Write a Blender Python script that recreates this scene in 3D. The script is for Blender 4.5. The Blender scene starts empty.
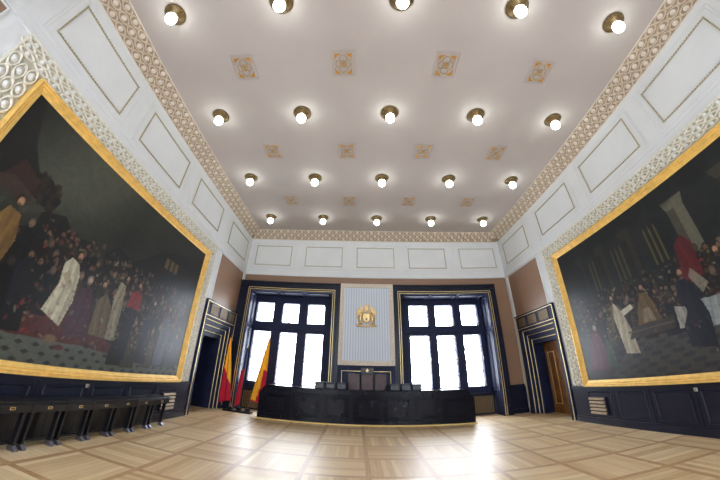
import bpy, bmesh, math, random
import numpy as np
from mathutils import Vector, Matrix
PI = math.pi
C = bpy.context.scene.collection
sc = bpy.context.scene

# ------------------------------------------------------------------ camera (wide fisheye lens, standing near the rear wall)
cd = bpy.data.cameras.new('camera'); cam = bpy.data.objects.new('camera', cd); C.objects.link(cam)
cd.type = 'PANO'; cd.panorama_type = 'FISHEYE_LENS_POLYNOMIAL'
cd.sensor_fit = 'HORIZONTAL'; cd.sensor_width = 36; cd.sensor_height = 24
cd.fisheye_fov = PI * 1.2
cd.fisheye_polynomial_k0 = 0.0
cd.fisheye_polynomial_k1 = -0.072000541613653
cd.fisheye_polynomial_k2 = 0.00040166404306153305
cd.fisheye_polynomial_k3 = 2.5052623038842963e-05
cd.fisheye_polynomial_k4 = -3.4689588027898147e-07
cd.shift_x = 0.02105657841594532; cd.shift_y = -0.0819257689957307
cd.clip_start = 0.02; cd.clip_end = 200
_r = Vector((0.99873683, 0.03484943, 0.03619745)); _u = Vector((-0.01175201, -0.53840243, 0.8426059)); _f = Vector((-0.04885313, 0.84196695, 0.53731279))
cam.matrix_world = Matrix(((_r.x, _u.x, -_f.x, 0), (_r.y, _u.y, -_f.y, 0), (_r.z, _u.z, -_f.z, 1.5), (0, 0, 0, 1)))
sc.camera = cam

# ------------------------------------------------------------------ world, daylight portals, exposure
W = bpy.data.worlds.new('world'); sc.world = W; W.use_nodes = True
_bg = W.node_tree.nodes['Background']
_bg.inputs['Color'].default_value = (0.84, 0.91, 1.0, 1); _bg.inputs['Strength'].default_value = 20.0
sc.view_settings.view_transform = 'Standard'; sc.view_settings.look = 'None'
sc.view_settings.exposure = 0.66; sc.view_settings.gamma = 1.0; sc.view_settings.use_curve_mapping = False
BULB = 12.0
for px in (-2.415, 3.17):
    l = bpy.data.lights.new('window_portal', 'AREA'); l.shape = 'RECTANGLE'; l.size = 3.3; l.size_y = 3.4
    o = bpy.data.objects.new('window_portal', l); C.objects.link(o)
    o.location = (px, 11.38, 2.35); o.rotation_euler = (-PI / 2, 0, 0); l.cycles.is_portal = True
for px in (-2.0, 3.37):     # for the unseen rear windows, added to supply even front light
    l = bpy.data.lights.new('window_portal', 'AREA'); l.shape = 'RECTANGLE'; l.size = 2.5; l.size_y = 3.4
    o = bpy.data.objects.new('window_portal', l); C.objects.link(o)
    o.location = (px, -1.95, 2.55); o.rotation_euler = (PI / 2, 0, 0); l.cycles.is_portal = True

# ------------------------------------------------------------------ dimensions
XL, XR, YF, YB, ZC = -4.39, 5.757, 10.463, -1.48, 6.515
YG = 11.12          # window glass plane
LO, RO = (-3.95, -0.88), (1.53, 4.81)   # window openings in x
ZO = 4.08

# ------------------------------------------------------------------ materials
class NT:
    def __init__(s, name):
        s.m = bpy.data.materials.new(name); s.m.use_nodes = True; s.t = s.m.node_tree
        s.b = s.t.nodes['Principled BSDF']; s.out = s.t.nodes['Material Output']
    def n(s, typ, **k):
        nd = s.t.nodes.new(typ)
        for a, b in k.items(): setattr(nd, a, b)
        return nd
    def l(s, a, b): s.t.links.new(a, b)
    def put(s, sock, v):
        if isinstance(v, (int, float)): sock.default_value = v
        elif isinstance(v, (tuple, list)): sock.default_value = v if len(v) == len(sock.default_value) else (*v, 1)
        else: s.l(v, sock)
    def math(s, op, a, b=0.0, c=0.0):
        nd = s.n('ShaderNodeMath', operation=op); s.put(nd.inputs[0], a); s.put(nd.inputs[1], b); s.put(nd.inputs[2], c); return nd.outputs[0]
    def mix(s, f, a, b):
        nd = s.n('ShaderNodeMix', data_type='RGBA'); s.put(nd.inputs[0], f); s.put(nd.inputs[6], a); s.put(nd.inputs[7], b); return nd.outputs[2]
    def ramp(s, f, stops):
        nd = s.n('ShaderNodeValToRGB'); s.l(f, nd.inputs[0]); e = nd.color_ramp.elements
        while len(e) < len(stops): e.new(0.5)
        for q, (p, c) in zip(e, stops): q.position = p; q.color = (*c, 1)
        return nd.outputs[0]
    def noise(s, scale, detail=3, vec=None, rough=0.5):
        nd = s.n('ShaderNodeTexNoise'); nd.inputs['Scale'].default_value = scale; nd.inputs['Detail'].default_value = detail; nd.inputs['Roughness'].default_value = rough
        if vec is None: vec = s.n('ShaderNodeTexCoord').outputs['Object']
        s.l(vec, nd.inputs['Vector']); return nd.outputs['Fac']
    def bump(s, h, strength=0.2, dist=0.01):
        nd = s.n('ShaderNodeBump'); nd.inputs['Strength'].default_value = strength; nd.inputs['Distance'].default_value = dist
        s.l(h, nd.inputs['Height']); s.l(nd.outputs[0], s.b.inputs['Normal'])
    def scaled(s, v):
        tc = s.n('ShaderNodeTexCoord'); mp = s.n('ShaderNodeMapping'); mp.inputs['Scale'].default_value = v
        s.l(tc.outputs['Object'], mp.inputs[0]); return mp.outputs[0]

def lin(r, g, b):
    f = lambda c: c / 255 / 12.92 if c / 255 <= 0.04045 else ((c / 255 + 0.055) / 1.055) ** 2.4
    return (f(r), f(g), f(b))

def simple(name, col, rough=0.6, metal=0.0, var=0.12, scale=6, bump=0.0, spec=0.5, coat=0.0):
    t = NT(name); f = t.noise(scale, 4)
    c1 = tuple(c * (1 - var) for c in col); c2 = tuple(min(1, c * (1 + var)) for c in col)
    t.l(t.ramp(f, [(0.3, c1), (0.7, c2)]), t.b.inputs['Base Color'])
    t.b.inputs['Roughness'].default_value = rough; t.b.inputs['Metallic'].default_value = metal
    t.b.inputs['Specular IOR Level'].default_value = spec
    t.b.inputs['Coat Weight'].default_value = coat
    if bump: t.bump(t.noise(scale * 8, 3), bump, 0.01)
    return t.m

M = {}
M['wall'] = simple('pale_plaster', lin(214, 215, 216), 0.7, var=0.03, scale=2)
M['ceiling'] = simple('ceiling_plaster', lin(182, 172, 166), 0.8, var=0.03, scale=1.5)
M['brown'] = simple('brown_wall_cloth', lin(140, 109, 87), 0.4, var=0.07, scale=1.3)
M['navy'] = simple('dark_navy_panelling', lin(19, 22, 42), 0.36, var=0.25, scale=3, bump=0.04, spec=0.3)
M['navy_matt'] = simple('navy_painted_joinery', lin(30, 35, 64), 0.55, var=0.2, scale=3, spec=0.22)
M['navy_gloss'] = simple('black_polished_wood', lin(9, 11, 25), 0.22, var=0.3, scale=4, bump=0.02, spec=0.22)
M['black'] = simple('black_lacquered_wood', lin(20, 20, 26), 0.3, var=0.2, scale=5)
M['void'] = simple('shade_black_wood', lin(9, 9, 13), 0.7, var=0.2, spec=0.2)  # near-black puts the left doorway's deep shade into the leaf colour
M['gold'] = simple('gold_leaf', lin(236, 204, 146), 0.38, 0.6, var=0.12, scale=20)
M['frame_gold'] = simple('gilded_wood', lin(240, 198, 112), 0.42, 0.25, var=0.12, scale=9, bump=0.05)
M['goldline'] = simple('gold_bead_moulding', lin(232, 208, 150), 0.4, 0.5, var=0.15, scale=30)
M['bead'] = simple('bronzed_bead', lin(176, 164, 134), 0.55, 0.2, var=0.35, scale=45)
M['relief_tan'] = simple('tan_gilt_relief', lin(206, 188, 166), 0.6, 0.1, var=0.2, scale=22)
M['relief_cream'] = simple('cream_relief', lin(222, 210, 196), 0.6, 0.0, var=0.1, scale=14)
M['cove'] = simple('cove_ground', lin(158, 140, 121), 0.7, var=0.12, scale=10)
M['relief_white'] = simple('white_stucco_relief', lin(222, 221, 216), 0.6, var=0.05, scale=20)
M['shaded_stucco_ground'] = simple('shaded_stucco_ground', lin(180, 174, 158), 0.7, var=0.06, scale=20)  # darker beige paints the shade between the raised reliefs
M['relief_edge'] = simple('straw_stucco_ribbon', lin(222, 217, 202), 0.6, var=0.15, scale=20)
M['medgold'] = simple('antique_gold', lin(196, 142, 62), 0.5, 0.3, var=0.25, scale=30)
M['medtan'] = simple('umber_tinted_stucco', lin(176, 154, 122), 0.6, var=0.25, scale=30)
M['brass'] = simple('aged_brass', lin(118, 98, 66), 0.4, 0.75, var=0.3, scale=25)
M['leather'] = simple('brown_leather', lin(74, 46, 48), 0.45, var=0.25, scale=8, bump=0.15)
M['slate'] = simple('slate_grey_plastic', lin(52, 54, 68), 0.5, var=0.1)
M['steel'] = simple('polished_steel', lin(140, 140, 155), 0.3, 0.9, var=0.1)
M['ventbrown'] = simple('dull_brass_louvre', lin(128, 106, 76), 0.5, 0.3, var=0.25, scale=25)
M['ventdark'] = simple('opening_shade', lin(18, 17, 20), 0.8)  # near-black boards stand in for the shade behind grilles and louvres
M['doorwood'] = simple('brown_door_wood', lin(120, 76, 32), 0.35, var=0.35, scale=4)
M['white'] = simple('white_plastic', lin(170, 165, 150), 0.5, var=0.03)
M['yellow'] = simple('yellow_cloth', lin(250, 178, 40), 0.8, var=0.06, scale=12)
M['red'] = simple('crimson_cloth', lin(188, 16, 52), 0.8, var=0.1, scale=12)
M['blue'] = simple('navy_blue_cloth', lin(34, 44, 110), 0.8, var=0.1, scale=12)
M['whitecloth'] = simple('white_cloth', lin(205, 210, 225), 0.8, var=0.04, scale=12)
M['groove_shade'] = simple('flute_groove_shade', lin(182, 190, 204), 0.6, var=0.03, scale=3)  # darker tone puts the groove shade between flutes into the colour
M['fringe'] = simple('gold_edge_strip', lin(214, 188, 120), 0.5, 0.3, var=0.4, scale=60)

def mat_globe():
    t = NT('lit_opal_globe'); t.b.inputs['Base Color'].default_value = (0.9, 0.95, 0.95, 1)
    t.b.inputs['Emission Color'].default_value = (0.9, 1.0, 0.97, 1); t.b.inputs['Emission Strength'].default_value = BULB
    return t.m
M['globe'] = mat_globe()

def mat_floor():
    t = NT('oak_parquet_squares'); tc = t.n('ShaderNodeTexCoord'); sp = t.n('ShaderNodeSeparateXYZ'); t.l(tc.outputs['Object'], sp.inputs[0])
    P = 0.972
    u = t.math('DIVIDE', t.math('SUBTRACT', sp.outputs[0], 0.18 - 20 * P), P)
    v = t.math('DIVIDE', t.math('SUBTRACT', sp.outputs[1], 4.88 - 20 * P), P)
    fu, fv = t.math('FRACT', u), t.math('FRACT', v); iu, iv = t.math('FLOOR', u), t.math('FLOOR', v)
    su, sv = t.math('LESS_THAN', fu, 0.085), t.math('LESS_THAN', fv, 0.085)
    strip = t.math('MAXIMUM', su, sv)
    par = t.math('MODULO', t.math('ADD', iu, iv), 2.0)
    # along = coordinate across the boards of a cell
    def sel(f, a, b): return t.math('ADD', t.math('MULTIPLY', f, a), t.math('MULTIPLY', t.math('SUBTRACT', 1.0, f), b))
    across = sel(par, fv, fu); along = sel(par, fu, fv)
    bd = t.math('FLOOR', t.math('MULTIPLY', across, 11.0))
    cb = t.n('ShaderNodeCombineXYZ'); t.l(t.math('ADD', t.math('MULTIPLY', iu, 7.3), bd), cb.inputs[0]); t.l(t.math('MULTIPLY', iv, 3.1), cb.inputs[1])
    wn = t.n('ShaderNodeTexWhiteNoise', noise_dimensions='2D'); t.l(cb.outputs[0], wn.inputs['Vector'])
    cc = t.n('ShaderNodeCombineXYZ'); t.l(iu, cc.inputs[0]); t.l(iv, cc.inputs[1])
    wc = t.n('ShaderNodeTexWhiteNoise', noise_dimensions='2D'); t.l(cc.outputs[0], wc.inputs['Vector'])
    cg = t.n('ShaderNodeCombineXYZ'); t.l(t.math('MULTIPLY', across, 60.0), cg.inputs[0]); t.l(t.math('MULTIPLY', along, 3.0), cg.inputs[1]); t.l(wn.outputs['Value'], cg.inputs[2])
    gr = t.n('ShaderNodeTexNoise'); gr.inputs['Scale'].default_value = 1.0; gr.inputs['Detail'].default_value = 4; t.l(cg.outputs[0], gr.inputs['Vector'])
    mixf = t.math('ADD', t.math('ADD', t.math('MULTIPLY', wn.outputs['Value'], 0.42), t.math('MULTIPLY', gr.outputs['Fac'], 0.45)), t.math('MULTIPLY', wc.outputs['Value'], 0.25))
    col = t.ramp(mixf, [(0.2, lin(190, 152, 106)), (0.5, lin(216, 184, 138)), (0.85, lin(234, 210, 168))])
    scol = t.ramp(gr.outputs['Fac'], [(0.3, lin(174, 132, 92)), (0.7, lin(200, 162, 118))])
    c = t.mix(strip, col, scol)
    jo = t.math('LESS_THAN', t.math('FRACT', t.math('MULTIPLY', across, 11.0)), 0.06)
    jo = t.math('MULTIPLY', jo, t.math('SUBTRACT', 1.0, strip))
    c = t.mix(t.math('MULTIPLY', jo, 0.35), c, lin(110, 78, 50))
    t.l(c, t.b.inputs['Base Color'])
    t.l(t.math('ADD', 0.38, t.math('MULTIPLY', gr.outputs['Fac'], 0.16)), t.b.inputs['Roughness'])
    t.b.inputs['Specular IOR Level'].default_value = 0.75
    t.b.inputs['Coat Weight'].default_value = 0.3; t.b.inputs['Coat Roughness'].default_value = 0.36
    t.bump(gr.outputs['Fac'], 0.05, 0.004)
    return t.m
M['floor'] = mat_floor()

def mat_pane():
    t = NT('leaded_milky_glass'); tc = t.n('ShaderNodeTexCoord'); sp = t.n('ShaderNodeSeparateXYZ'); t.l(tc.outputs['Object'], sp.inputs[0])
    x, z = sp.outputs[0], sp.outputs[2]
    fz = t.math('FRACT', t.math('MULTIPLY', z, 2.35)); fx = t.math('FRACT', t.math('MULTIPLY', x, 5.2))
    # rows of small arched leads between plain bands
    dx = t.math('SUBTRACT', fx, 0.5); dz = t.math('SUBTRACT', t.math('MULTIPLY', fz, 1.6), 0.35)
    r = t.math('SQRT', t.math('ADD', t.math('MULTIPLY', dx, dx), t.math('MULTIPLY', dz, dz)))
    ring = t.math('LESS_THAN', t.math('ABSOLUTE', t.math('SUBTRACT', r, 0.3)), 0.06)
    h1 = t.math('LESS_THAN', t.math('ABSOLUTE', t.math('SUBTRACT', fz, 0.02)), 0.016)
    h2 = t.math('LESS_THAN', t.math('ABSOLUTE', t.math('SUBTRACT', fz, 0.47)), 0.012)
    v1 = t.math('MULTIPLY', t.math('LESS_THAN', t.math('ABSOLUTE', t.math('SUBTRACT', fx, 0.5)), 0.035), t.math('GREATER_THAN', fz, 0.55))
    pat = t.math('MAXIMUM', t.math('MAXIMUM', ring, h1), t.math('MAXIMUM', h2, v1))
    vo = t.n('ShaderNodeTexNoise'); vo.inputs['Scale'].default_value = 9; t.l(tc.outputs['Object'], vo.inputs['Vector'])
    pat = t.math('MULTIPLY', pat, t.math('GREATER_THAN', vo.outputs['Fac'], 0.42))
    col = t.mix(pat, (0.85, 0.85, 0.85, 1), (0.004, 0.004, 0.006, 1))
    tr = t.n('ShaderNodeBsdfTransparent'); t.l(col, tr.inputs[0])
    gl = t.n('ShaderNodeBsdfGlossy'); gl.inputs['Roughness'].default_value = 0.1; gl.inputs[0].default_value = (0.9, 0.9, 0.9, 1)
    mx = t.n('ShaderNodeMixShader'); mx.inputs[0].default_value = 0.05; t.l(tr.outputs[0], mx.inputs[1]); t.l(gl.outputs[0], mx.inputs[2])
    t.l(mx.outputs[0], t.out.inputs['Surface']); return t.m
M['pane'] = mat_pane()

def mat_fluted():
    t = NT('fluted_grey_panel'); tc = t.n('ShaderNodeTexCoord'); sp = t.n('ShaderNodeSeparateXYZ'); t.l(tc.outputs['Object'], sp.inputs[0])
    t.b.inputs['Base Color'].default_value = (*lin(208, 214, 224), 1); t.b.inputs['Roughness'].default_value = 0.55
    return t.m
M['fluted'] = mat_fluted()

def mat_canvas(name):
    t = NT(name); a = t.n('ShaderNodeVertexColor'); a.layer_name = 'paint'
    t.l(a.outputs['Color'], t.b.inputs['Base Color']); t.b.inputs['Roughness'].default_value = 0.36
    t.b.inputs['Specular IOR Level'].default_value = 0.35
    t.bump(t.noise(28, 4), 0.18, 0.01); return t.m
M['canvas'] = mat_canvas('varnished_oil_paint')

# ------------------------------------------------------------------ mesh builder
class MB:
    def __init__(s): s.v = []; s.f = []; s.mi = []; s.sm = []; s.mats = []
    def _m(s, m):
        if m not in s.mats: s.mats.append(m)
        return s.mats.index(m)
    def add(s, vs, fs, m, smooth=False):
        b = len(s.v); s.v += [tuple(v) for v in vs]; k = s._m(m)
        for f in fs: s.f.append([b + i for i in f]); s.mi.append(k); s.sm.append(smooth)
    def mbox(s, mp, a, b, m, bev=0.0):
        (u0, v0, n0), (u1, v1, n1) = a, b
        if bev <= 0:
            P = [mp(u, v, n) for n in (n0, n1) for v in (v0, v1) for u in (u0, u1)]
            s.add(P, [(0, 1, 3, 2), (4, 6, 7, 5), (0, 4, 5, 1), (2, 3, 7, 6), (0, 2, 6, 4), (1, 5, 7, 3)], m)
        else:   # bevelled box: eight corners cut into three vertices each
            P = []; idx = {}
            for i, (u, su) in enumerate(((u0, 1), (u1, -1))):
                for j, (v, sv) in enumerate(((v0, 1), (v1, -1))):
                    for k, (n, sn) in enumerate(((n0, 1), (n1, -1))):
                        for ax in range(3):
                            q = [u + su * bev, v + sv * bev, n + sn * bev]
                            q[ax] = (u, v, n)[ax]; idx[i, j, k, ax] = len(P); P.append(mp(*q))
            F = []
            for ax in range(3):
                for e in (0, 1):
                    o = [a2 for a2 in range(3) if a2 != ax]
                    ring = []
                    for p_, q_ in ((0, 0), (1, 0), (1, 1), (0, 1)):
                        c = [0, 0, 0]; c[ax] = e; c[o[0]] = p_; c[o[1]] = q_; ring.append(idx[c[0], c[1], c[2], ax])
                    F.append(ring)
            for ax in range(3):     # edges along ax
                o = [a2 for a2 in range(3) if a2 != ax]
                for p_ in (0, 1):
                    for q_ in (0, 1):
                        c = [0, 0, 0]; c[o[0]] = p_; c[o[1]] = q_; d = list(c); d[ax] = 1
                        F.append([idx[(*c, o[0])], idx[(*c, o[1])], idx[(*d, o[1])], idx[(*d, o[0])]])
            for i in (0, 1):
                for j in (0, 1):
                    for k in (0, 1): F.append([idx[i, j, k, 0], idx[i, j, k, 1], idx[i, j, k, 2]])
            s.add(P, F, m)
    def box(s, a, b, m, bev=0.0): s.mbox(lambda u, v, n: (u, v, n), a, b, m, bev)
    def sweep(s, mp, r, prof, m, smooth=False, open_bottom=False):
        """profile (inset, height) carried round a rectangle with mitred corners"""
        u0, v0, u1, v1 = r; k = len(prof); P = []
        for d, h in prof:
            P += [mp(u0 + d, v0 + d, h), mp(u1 - d, v0 + d, h), mp(u1 - d, v1 - d, h), mp(u0 + d, v1 - d, h)] if not open_bottom else \
                 [mp(u0 + d, v0, h), mp(u1 - d, v0, h), mp(u1 - d, v1 - d, h), mp(u0 + d, v1 - d, h)]
        F = []
        for i in range(k - 1):
            for c in range(4):
                if open_bottom and c == 0: continue
                F.append((i * 4 + c, i * 4 + (c + 1) % 4, (i + 1) * 4 + (c + 1) % 4, (i + 1) * 4 + c))
        s.add(P, F, m, smooth)
    def lathe(s, mp, prof, m, seg=20, smooth=True, cap=True):
        """profile (radius, height) about mp's n axis"""
        P = []
        for r, h in prof:
            for i in range(seg): a = 2 * PI * i / seg; P.append(mp(r * math.cos(a), r * math.sin(a), h))
        F = []
        for j in range(len(prof) - 1):
            for i in range(seg): i2 = (i + 1) % seg; F.append((j * seg + i, j * seg + i2, (j + 1) * seg + i2, (j + 1) * seg + i))
        if cap: F.append(tuple(range(seg))); F.append(tuple(range((len(prof) - 1) * seg, len(prof) * seg)))
        s.add(P, F, m, smooth)
    def tube(s, pts, rad, m, seg=6, smooth=True):
        pts = [Vector(p) for p in pts]; P = []; n = len(pts)
        rr = rad if isinstance(rad, (list, tuple)) else [rad] * n
        for i, p in enumerate(pts):
            d = (pts[min(i + 1, n - 1)] - pts[max(i - 1, 0)]).normalized()
            a = d.cross(Vector((0, 0, 1))) if abs(d.z) < 0.95 else d.cross(Vector((0, 1, 0)))
            a.normalize(); b = d.cross(a)
            for k in range(seg): t = 2 * PI * k / seg; P.append(p + (a * math.cos(t) + b * math.sin(t)) * rr[i])
        F = [(i * seg + k, i * seg + (k + 1) % seg, (i + 1) * seg + (k + 1) % seg, (i + 1) * seg + k) for i in range(n - 1) for k in range(seg)]
        F.append(tuple(range(seg))); F.append(tuple(range((n - 1) * seg, n * seg)))
        s.add(P, F, m, smooth)
    def blob(s, mp, c, r, m, seg=8, ring=5):
        P = []; 
        for j in range(ring + 1):
            t = PI * j / ring
            for i in range(seg): a = 2 * PI * i / seg; P.append(mp(c[0] + r[0] * math.sin(t) * math.cos(a), c[1] + r[1] * math.sin(t) * math.sin(a), c[2] + r[2] * math.cos(t)))
        F = [(j * seg + i, j * seg + (i + 1) % seg, (j + 1) * seg + (i + 1) % seg, (j + 1) * seg + i) for j in range(ring) for i in range(seg)]
        s.add(P, F, m, True)
    def prism(s, mp, poly, n0, n1, m):
        k = len(poly); P = [mp(u, v, n0) for u, v in poly] + [mp(u, v, n1) for u, v in poly]
        s.add(P, [tuple(range(k)), tuple(range(k, 2 * k))] + [(i, (i + 1) % k, k + (i + 1) % k, k + i) for i in range(k)], m)
    def build(s, name, parent=None, origin=None, **pr):
        me = bpy.data.meshes.new(name)
        v = s.v
        if origin is not None: v = [(a - origin[0], b - origin[1], c - origin[2]) for a, b, c in v]
        me.from_pydata(v, [], s.f)
        for m in s.mats: me.materials.append(M[m])
        me.polygons.foreach_set('material_index', s.mi); me.polygons.foreach_set('use_smooth', s.sm)
        bm = bmesh.new(); bm.from_mesh(me); bmesh.ops.recalc_face_normals(bm, faces=bm.faces); bm.to_mesh(me); bm.free()
        o = bpy.data.objects.new(name, me); C.objects.link(o)
        if parent is not None: o.parent = parent
        if origin is not None and parent is None: o.location = origin
        for a, b in pr.items(): o[a] = b
        return o

def mapper(o, U, V, N):
    o, U, V, N = map(Vector, (o, U, V, N))
    return lambda u, v, n: tuple(o + U * u + V * v + N * n)
mpL = mapper((XL, 0, 0), (0, 1, 0), (0, 0, 1), (1, 0, 0))
mpR = mapper((XR, 0, 0), (0, 1, 0), (0, 0, 1), (-1, 0, 0))
mpF = mapper((0, YF, 0), (1, 0, 0), (0, 0, 1), (0, -1, 0))
mpC = mapper((0, 0, ZC), (1, 0, 0), (0, 1, 0), (0, 0, -1))
mpId = mapper((0, 0, 0), (1, 0, 0), (0, 1, 0), (0, 0, 1))

def thing(name, label, cat, loc=(0, 0, 0), rz=0.0, group=None):
    o = bpy.data.objects.new(name, None); C.objects.link(o); o.location = loc; o.rotation_euler = (0, 0, rz); o.empty_display_size = 0.1
    o['label'] = label; o['category'] = cat
    if group: o['group'] = group
    return o
def dup(root, loc, label, rz=0.0):
    r = root.copy(); C.objects.link(r); r.location = loc; r.rotation_euler = (0, 0, rz); r['label'] = label
    for ch in list(root.children):
        c = ch.copy(); C.objects.link(c); c.parent = r
        for g in list(ch.children):
            d = g.copy(); C.objects.link(d); d.parent = c
    return r
def struct(mb, name, parent=None, **k): return mb.build(name, parent, kind='structure', **k)

# ------------------------------------------------------------------ setting
b = MB(); b.box((XL - 1.2, YB - 0.3, -0.2), (XR + 1.2, YG + 0.5, 0.0), 'floor'); struct(b, 'floor')
b = MB(); b.box((XL - 0.3, YB - 0.3, ZC), (XR + 0.3, YF + 1.0, ZC + 0.2), 'ceiling'); ceiling = struct(b, 'ceiling')

def side_wall(name, mp, hole):
    b = MB(); y0, y1, zt = hole
    b.mbox(mp, (YB - 0.2, 0, -0.25), (y0, zt, 0), 'wall'); b.mbox(mp, (y1, 0, -0.25), (YF + 0.9, zt, 0), 'wall')
    b.mbox(mp, (YB - 0.2, zt, -0.25), (YF + 0.9, ZC, 0), 'wall')
    return struct(b, name)
HL = (8.10, 10.02, 2.62)
wl = side_wall('wall_left', mpL, HL); wr = side_wall('wall_right', mpR, HL)
b = MB(); ADDED_WIN = ((-3.2, -0.8), (2.17, 4.57)); bz0, bz1 = 0.9, 4.2; bx_ = [XL - 0.2, -3.2, -0.8, 2.17, 4.57, XR + 0.2]
for i in range(5):
    if i in (1, 3): b.box((bx_[i], YB - 0.3, 0), (bx_[i + 1], YB, bz0), 'wall'); b.box((bx_[i], YB - 0.3, bz1), (bx_[i + 1], YB, ZC), 'wall')
    else: b.box((bx_[i], YB - 0.3, 0), (bx_[i + 1], YB, ZC), 'wall')
wb = struct(b, 'wall_back')
for i_, (wa, wc_) in enumerate(ADDED_WIN):  # unseen windows behind the camera, added to light the room from the front
    b = MB(); mb_ = mapper((0, YB - 0.2, 0), (1, 0, 0), (0, 0, 1), (0, 1, 0))
    b.sweep(mb_, (wa, bz0, wc_, bz1), [(0, 0), (0, 0.1), (0.09, 0.1), (0.09, -0.06), (0, -0.06)], 'navy'); b.box((wa, YB - 0.26, 2.9), (wc_, YB - 0.12, 3.02), 'navy')
    for q_ in (1, 2): u_ = wa + (wc_ - wa) * q_ / 3; b.box((u_ - 0.05, YB - 0.26, bz0), (u_ + 0.05, YB - 0.12, bz1), 'navy')
    w_ = struct(b, 'window_%d' % (i_ + 3)); b = MB(); b.box((wa + 0.05, YB - 0.2, bz0 + 0.05), (wc_ - 0.05, YB - 0.194, bz1 - 0.05), 'pane'); b.build('pane', w_, kind='structure')
b = MB()
xs = [XL - 0.0, LO[0], LO[1], RO[0], RO[1], XR]
for i in range(5):
    if i in (1, 3): b.box((xs[i], YF, ZO), (xs[i + 1], YF + 0.9, ZC), 'wall')
    else: b.box((xs[i], YF, 0), (xs[i + 1], YF + 0.9, ZC), 'wall')
wf = struct(b, 'wall_far')

# brown wall fields
def field(mp, parent, u0, u1, v0, v1):
    b = MB(); b.mbox(mp, (u0, v0, 0), (u1, v1, 0.012), 'brown'); b.sweep(mp, (u0 - 0.02, v0 - 0.02, u1 + 0.02, v1 + 0.02), [(0, 0), (0, 0.03), (0.02, 0.03), (0.025, 0.0)], 'wall')
    return b.build('brown_field', parent, kind='structure')
field(mpL, wl, 8.2, 10.22, 3.12, 4.67); field(mpR, wr, 8.2, 10.22, 3.12, 4.67)
field(mpL, wl, -1.3, 0.58, 0.9, 4.67); field(mpR, wr, -1.3, 0.58, 0.9, 4.67)
b = MB(); b.mbox(mpF, (XL + 0.03, 4.2, 0), (XR - 0.03, 4.70, 0.012), 'brown'); b.mbox(mpF, (5.0, 0.8, 0), (XR - 0.03, 4.5, 0.0125), 'brown'); b.build('brown_field', wf, kind='structure')
# moulding at the foot of the white frieze
for mp, par, a, z in ((mpL, wl, YB, YF), (mpR, wr, YB, YF), (mpF, wf, XL, XR)):
    b = MB(); b.mbox(mp, (a, 4.71, 0), (z, 4.745, 0.035), 'wall'); b.mbox(mp, (a, 4.745, 0), (z, 4.80, 0.015), 'wall')
    b.mbox(mp, (a, 4.90, 0), (z, 4.912, 0.008), 'wall'); b.build('frieze_moulding', par, kind='structure')
# white corner strips
for mp, par in ((mpL, wl), (mpR, wr)):
    b = MB(); b.mbox(mp, (10.25, 0.85, 0), (YF, 4.71, 0.03), 'wall'); b.mbox(mp, (10.29, 0.85, 0.03), (10.41, 4.71, 0.04), 'wall')
    b.build('corner_strip', par, kind='structure')

# frieze panels: bronzed bead rectangle inside two fine lines
def frieze_panel(mp, par, u0, u1):
    b = MB(); v0, v1 = 5.12, 5.94
    b.sweep(mp, (u0, v0, u1, v1), [(0.004, 0), (0.004, 0.012), (0.018, 0.014), (0.02, 0)], 'bead')
    n = int((u1 - u0) / 0.055)
    for k in range(n + 1):
        for v in (v0 + 0.012, v1 - 0.012):
            u = u0 + 0.012 + (u1 - u0 - 0.024) * k / n
            b.mbox(mp, (u - 0.016, v - 0.013, 0.012), (u + 0.016, v + 0.013, 0.026), 'bead')
    n = int((v1 - v0) / 0.055)
    for k in range(1, n):
        for u in (u0 + 0.012, u1 - 0.012):
            v = v0 + 0.012 + (v1 - v0 - 0.024) * k / n
            b.mbox(mp, (u - 0.013, v - 0.016, 0.012), (u + 0.013, v + 0.016, 0.026), 'bead')
    for e in (0.12, 0.17):
        b.sweep(mp, (u0 - e, v0 - e * 0.8, u1 + e, v1 + e * 0.8), [(0, 0), (0.003, 0.006), (0.007, 0.006), (0.010, 0)], 'wall')
    b.build('frieze_panel', par, kind='structure')
for y0, y1 in ((8.4, 10.08), (5.88, 7.56), (3.49, 5.2), (1.15, 2.83), (-1.2, 0.5)):
    frieze_panel(mpL, wl, y0, y1); frieze_panel(mpR, wr, y0, y1)
for cx in (-3.37, -1.34, 0.69, 2.71, 4.76): frieze_panel(mpF, wf, cx - 0.73, cx + 0.73)

# relief ribbon eyes with a boss, used on the cove and round the paintings
def eye(b, mp, u, v, L, Wd, ribbon, boss, n0=0.0, h=0.022, seg=12):
    P = []
    for i in range(seg):
        a = 2 * PI * i / seg; ca, sa = math.cos(a), math.sin(a)
        for k, (s_, hh) in enumerate(((1.0, 0.0), (0.93, h), (0.78, h), (0.7, 0.0))):
            P.append(mp(u + ca * L * 0.52 * s_, v + sa * Wd * 0.52 * s_ * (1 - 0.12 * abs(ca)), n0 + hh))
    F = [(i * 4 + k, ((i + 1) % seg) * 4 + k, ((i + 1) % seg) * 4 + k + 1, i * 4 + k + 1) for i in range(seg) for k in range(3)]
    b.add(P, F, ribbon, True)
    P = []; pr = ((0.30, 0.0), (0.27, h * 0.9), (0.16, h * 0.8), (0.13, h * 1.5), (0.0, h * 1.8))
    for r, hh in pr:
        for i in range(8): a = 2 * PI * i / 8; P.append(mp(u + r * Wd * 1.25 * math.cos(a), v + r * Wd * 1.1 * math.sin(a), n0 + hh))
    b.add(P, [(j * 8 + i, j * 8 + (i + 1) % 8, (j + 1) * 8 + (i + 1) % 8, (j + 1) * 8 + i) for j in range(4) for i in range(8)], boss, True)

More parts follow.
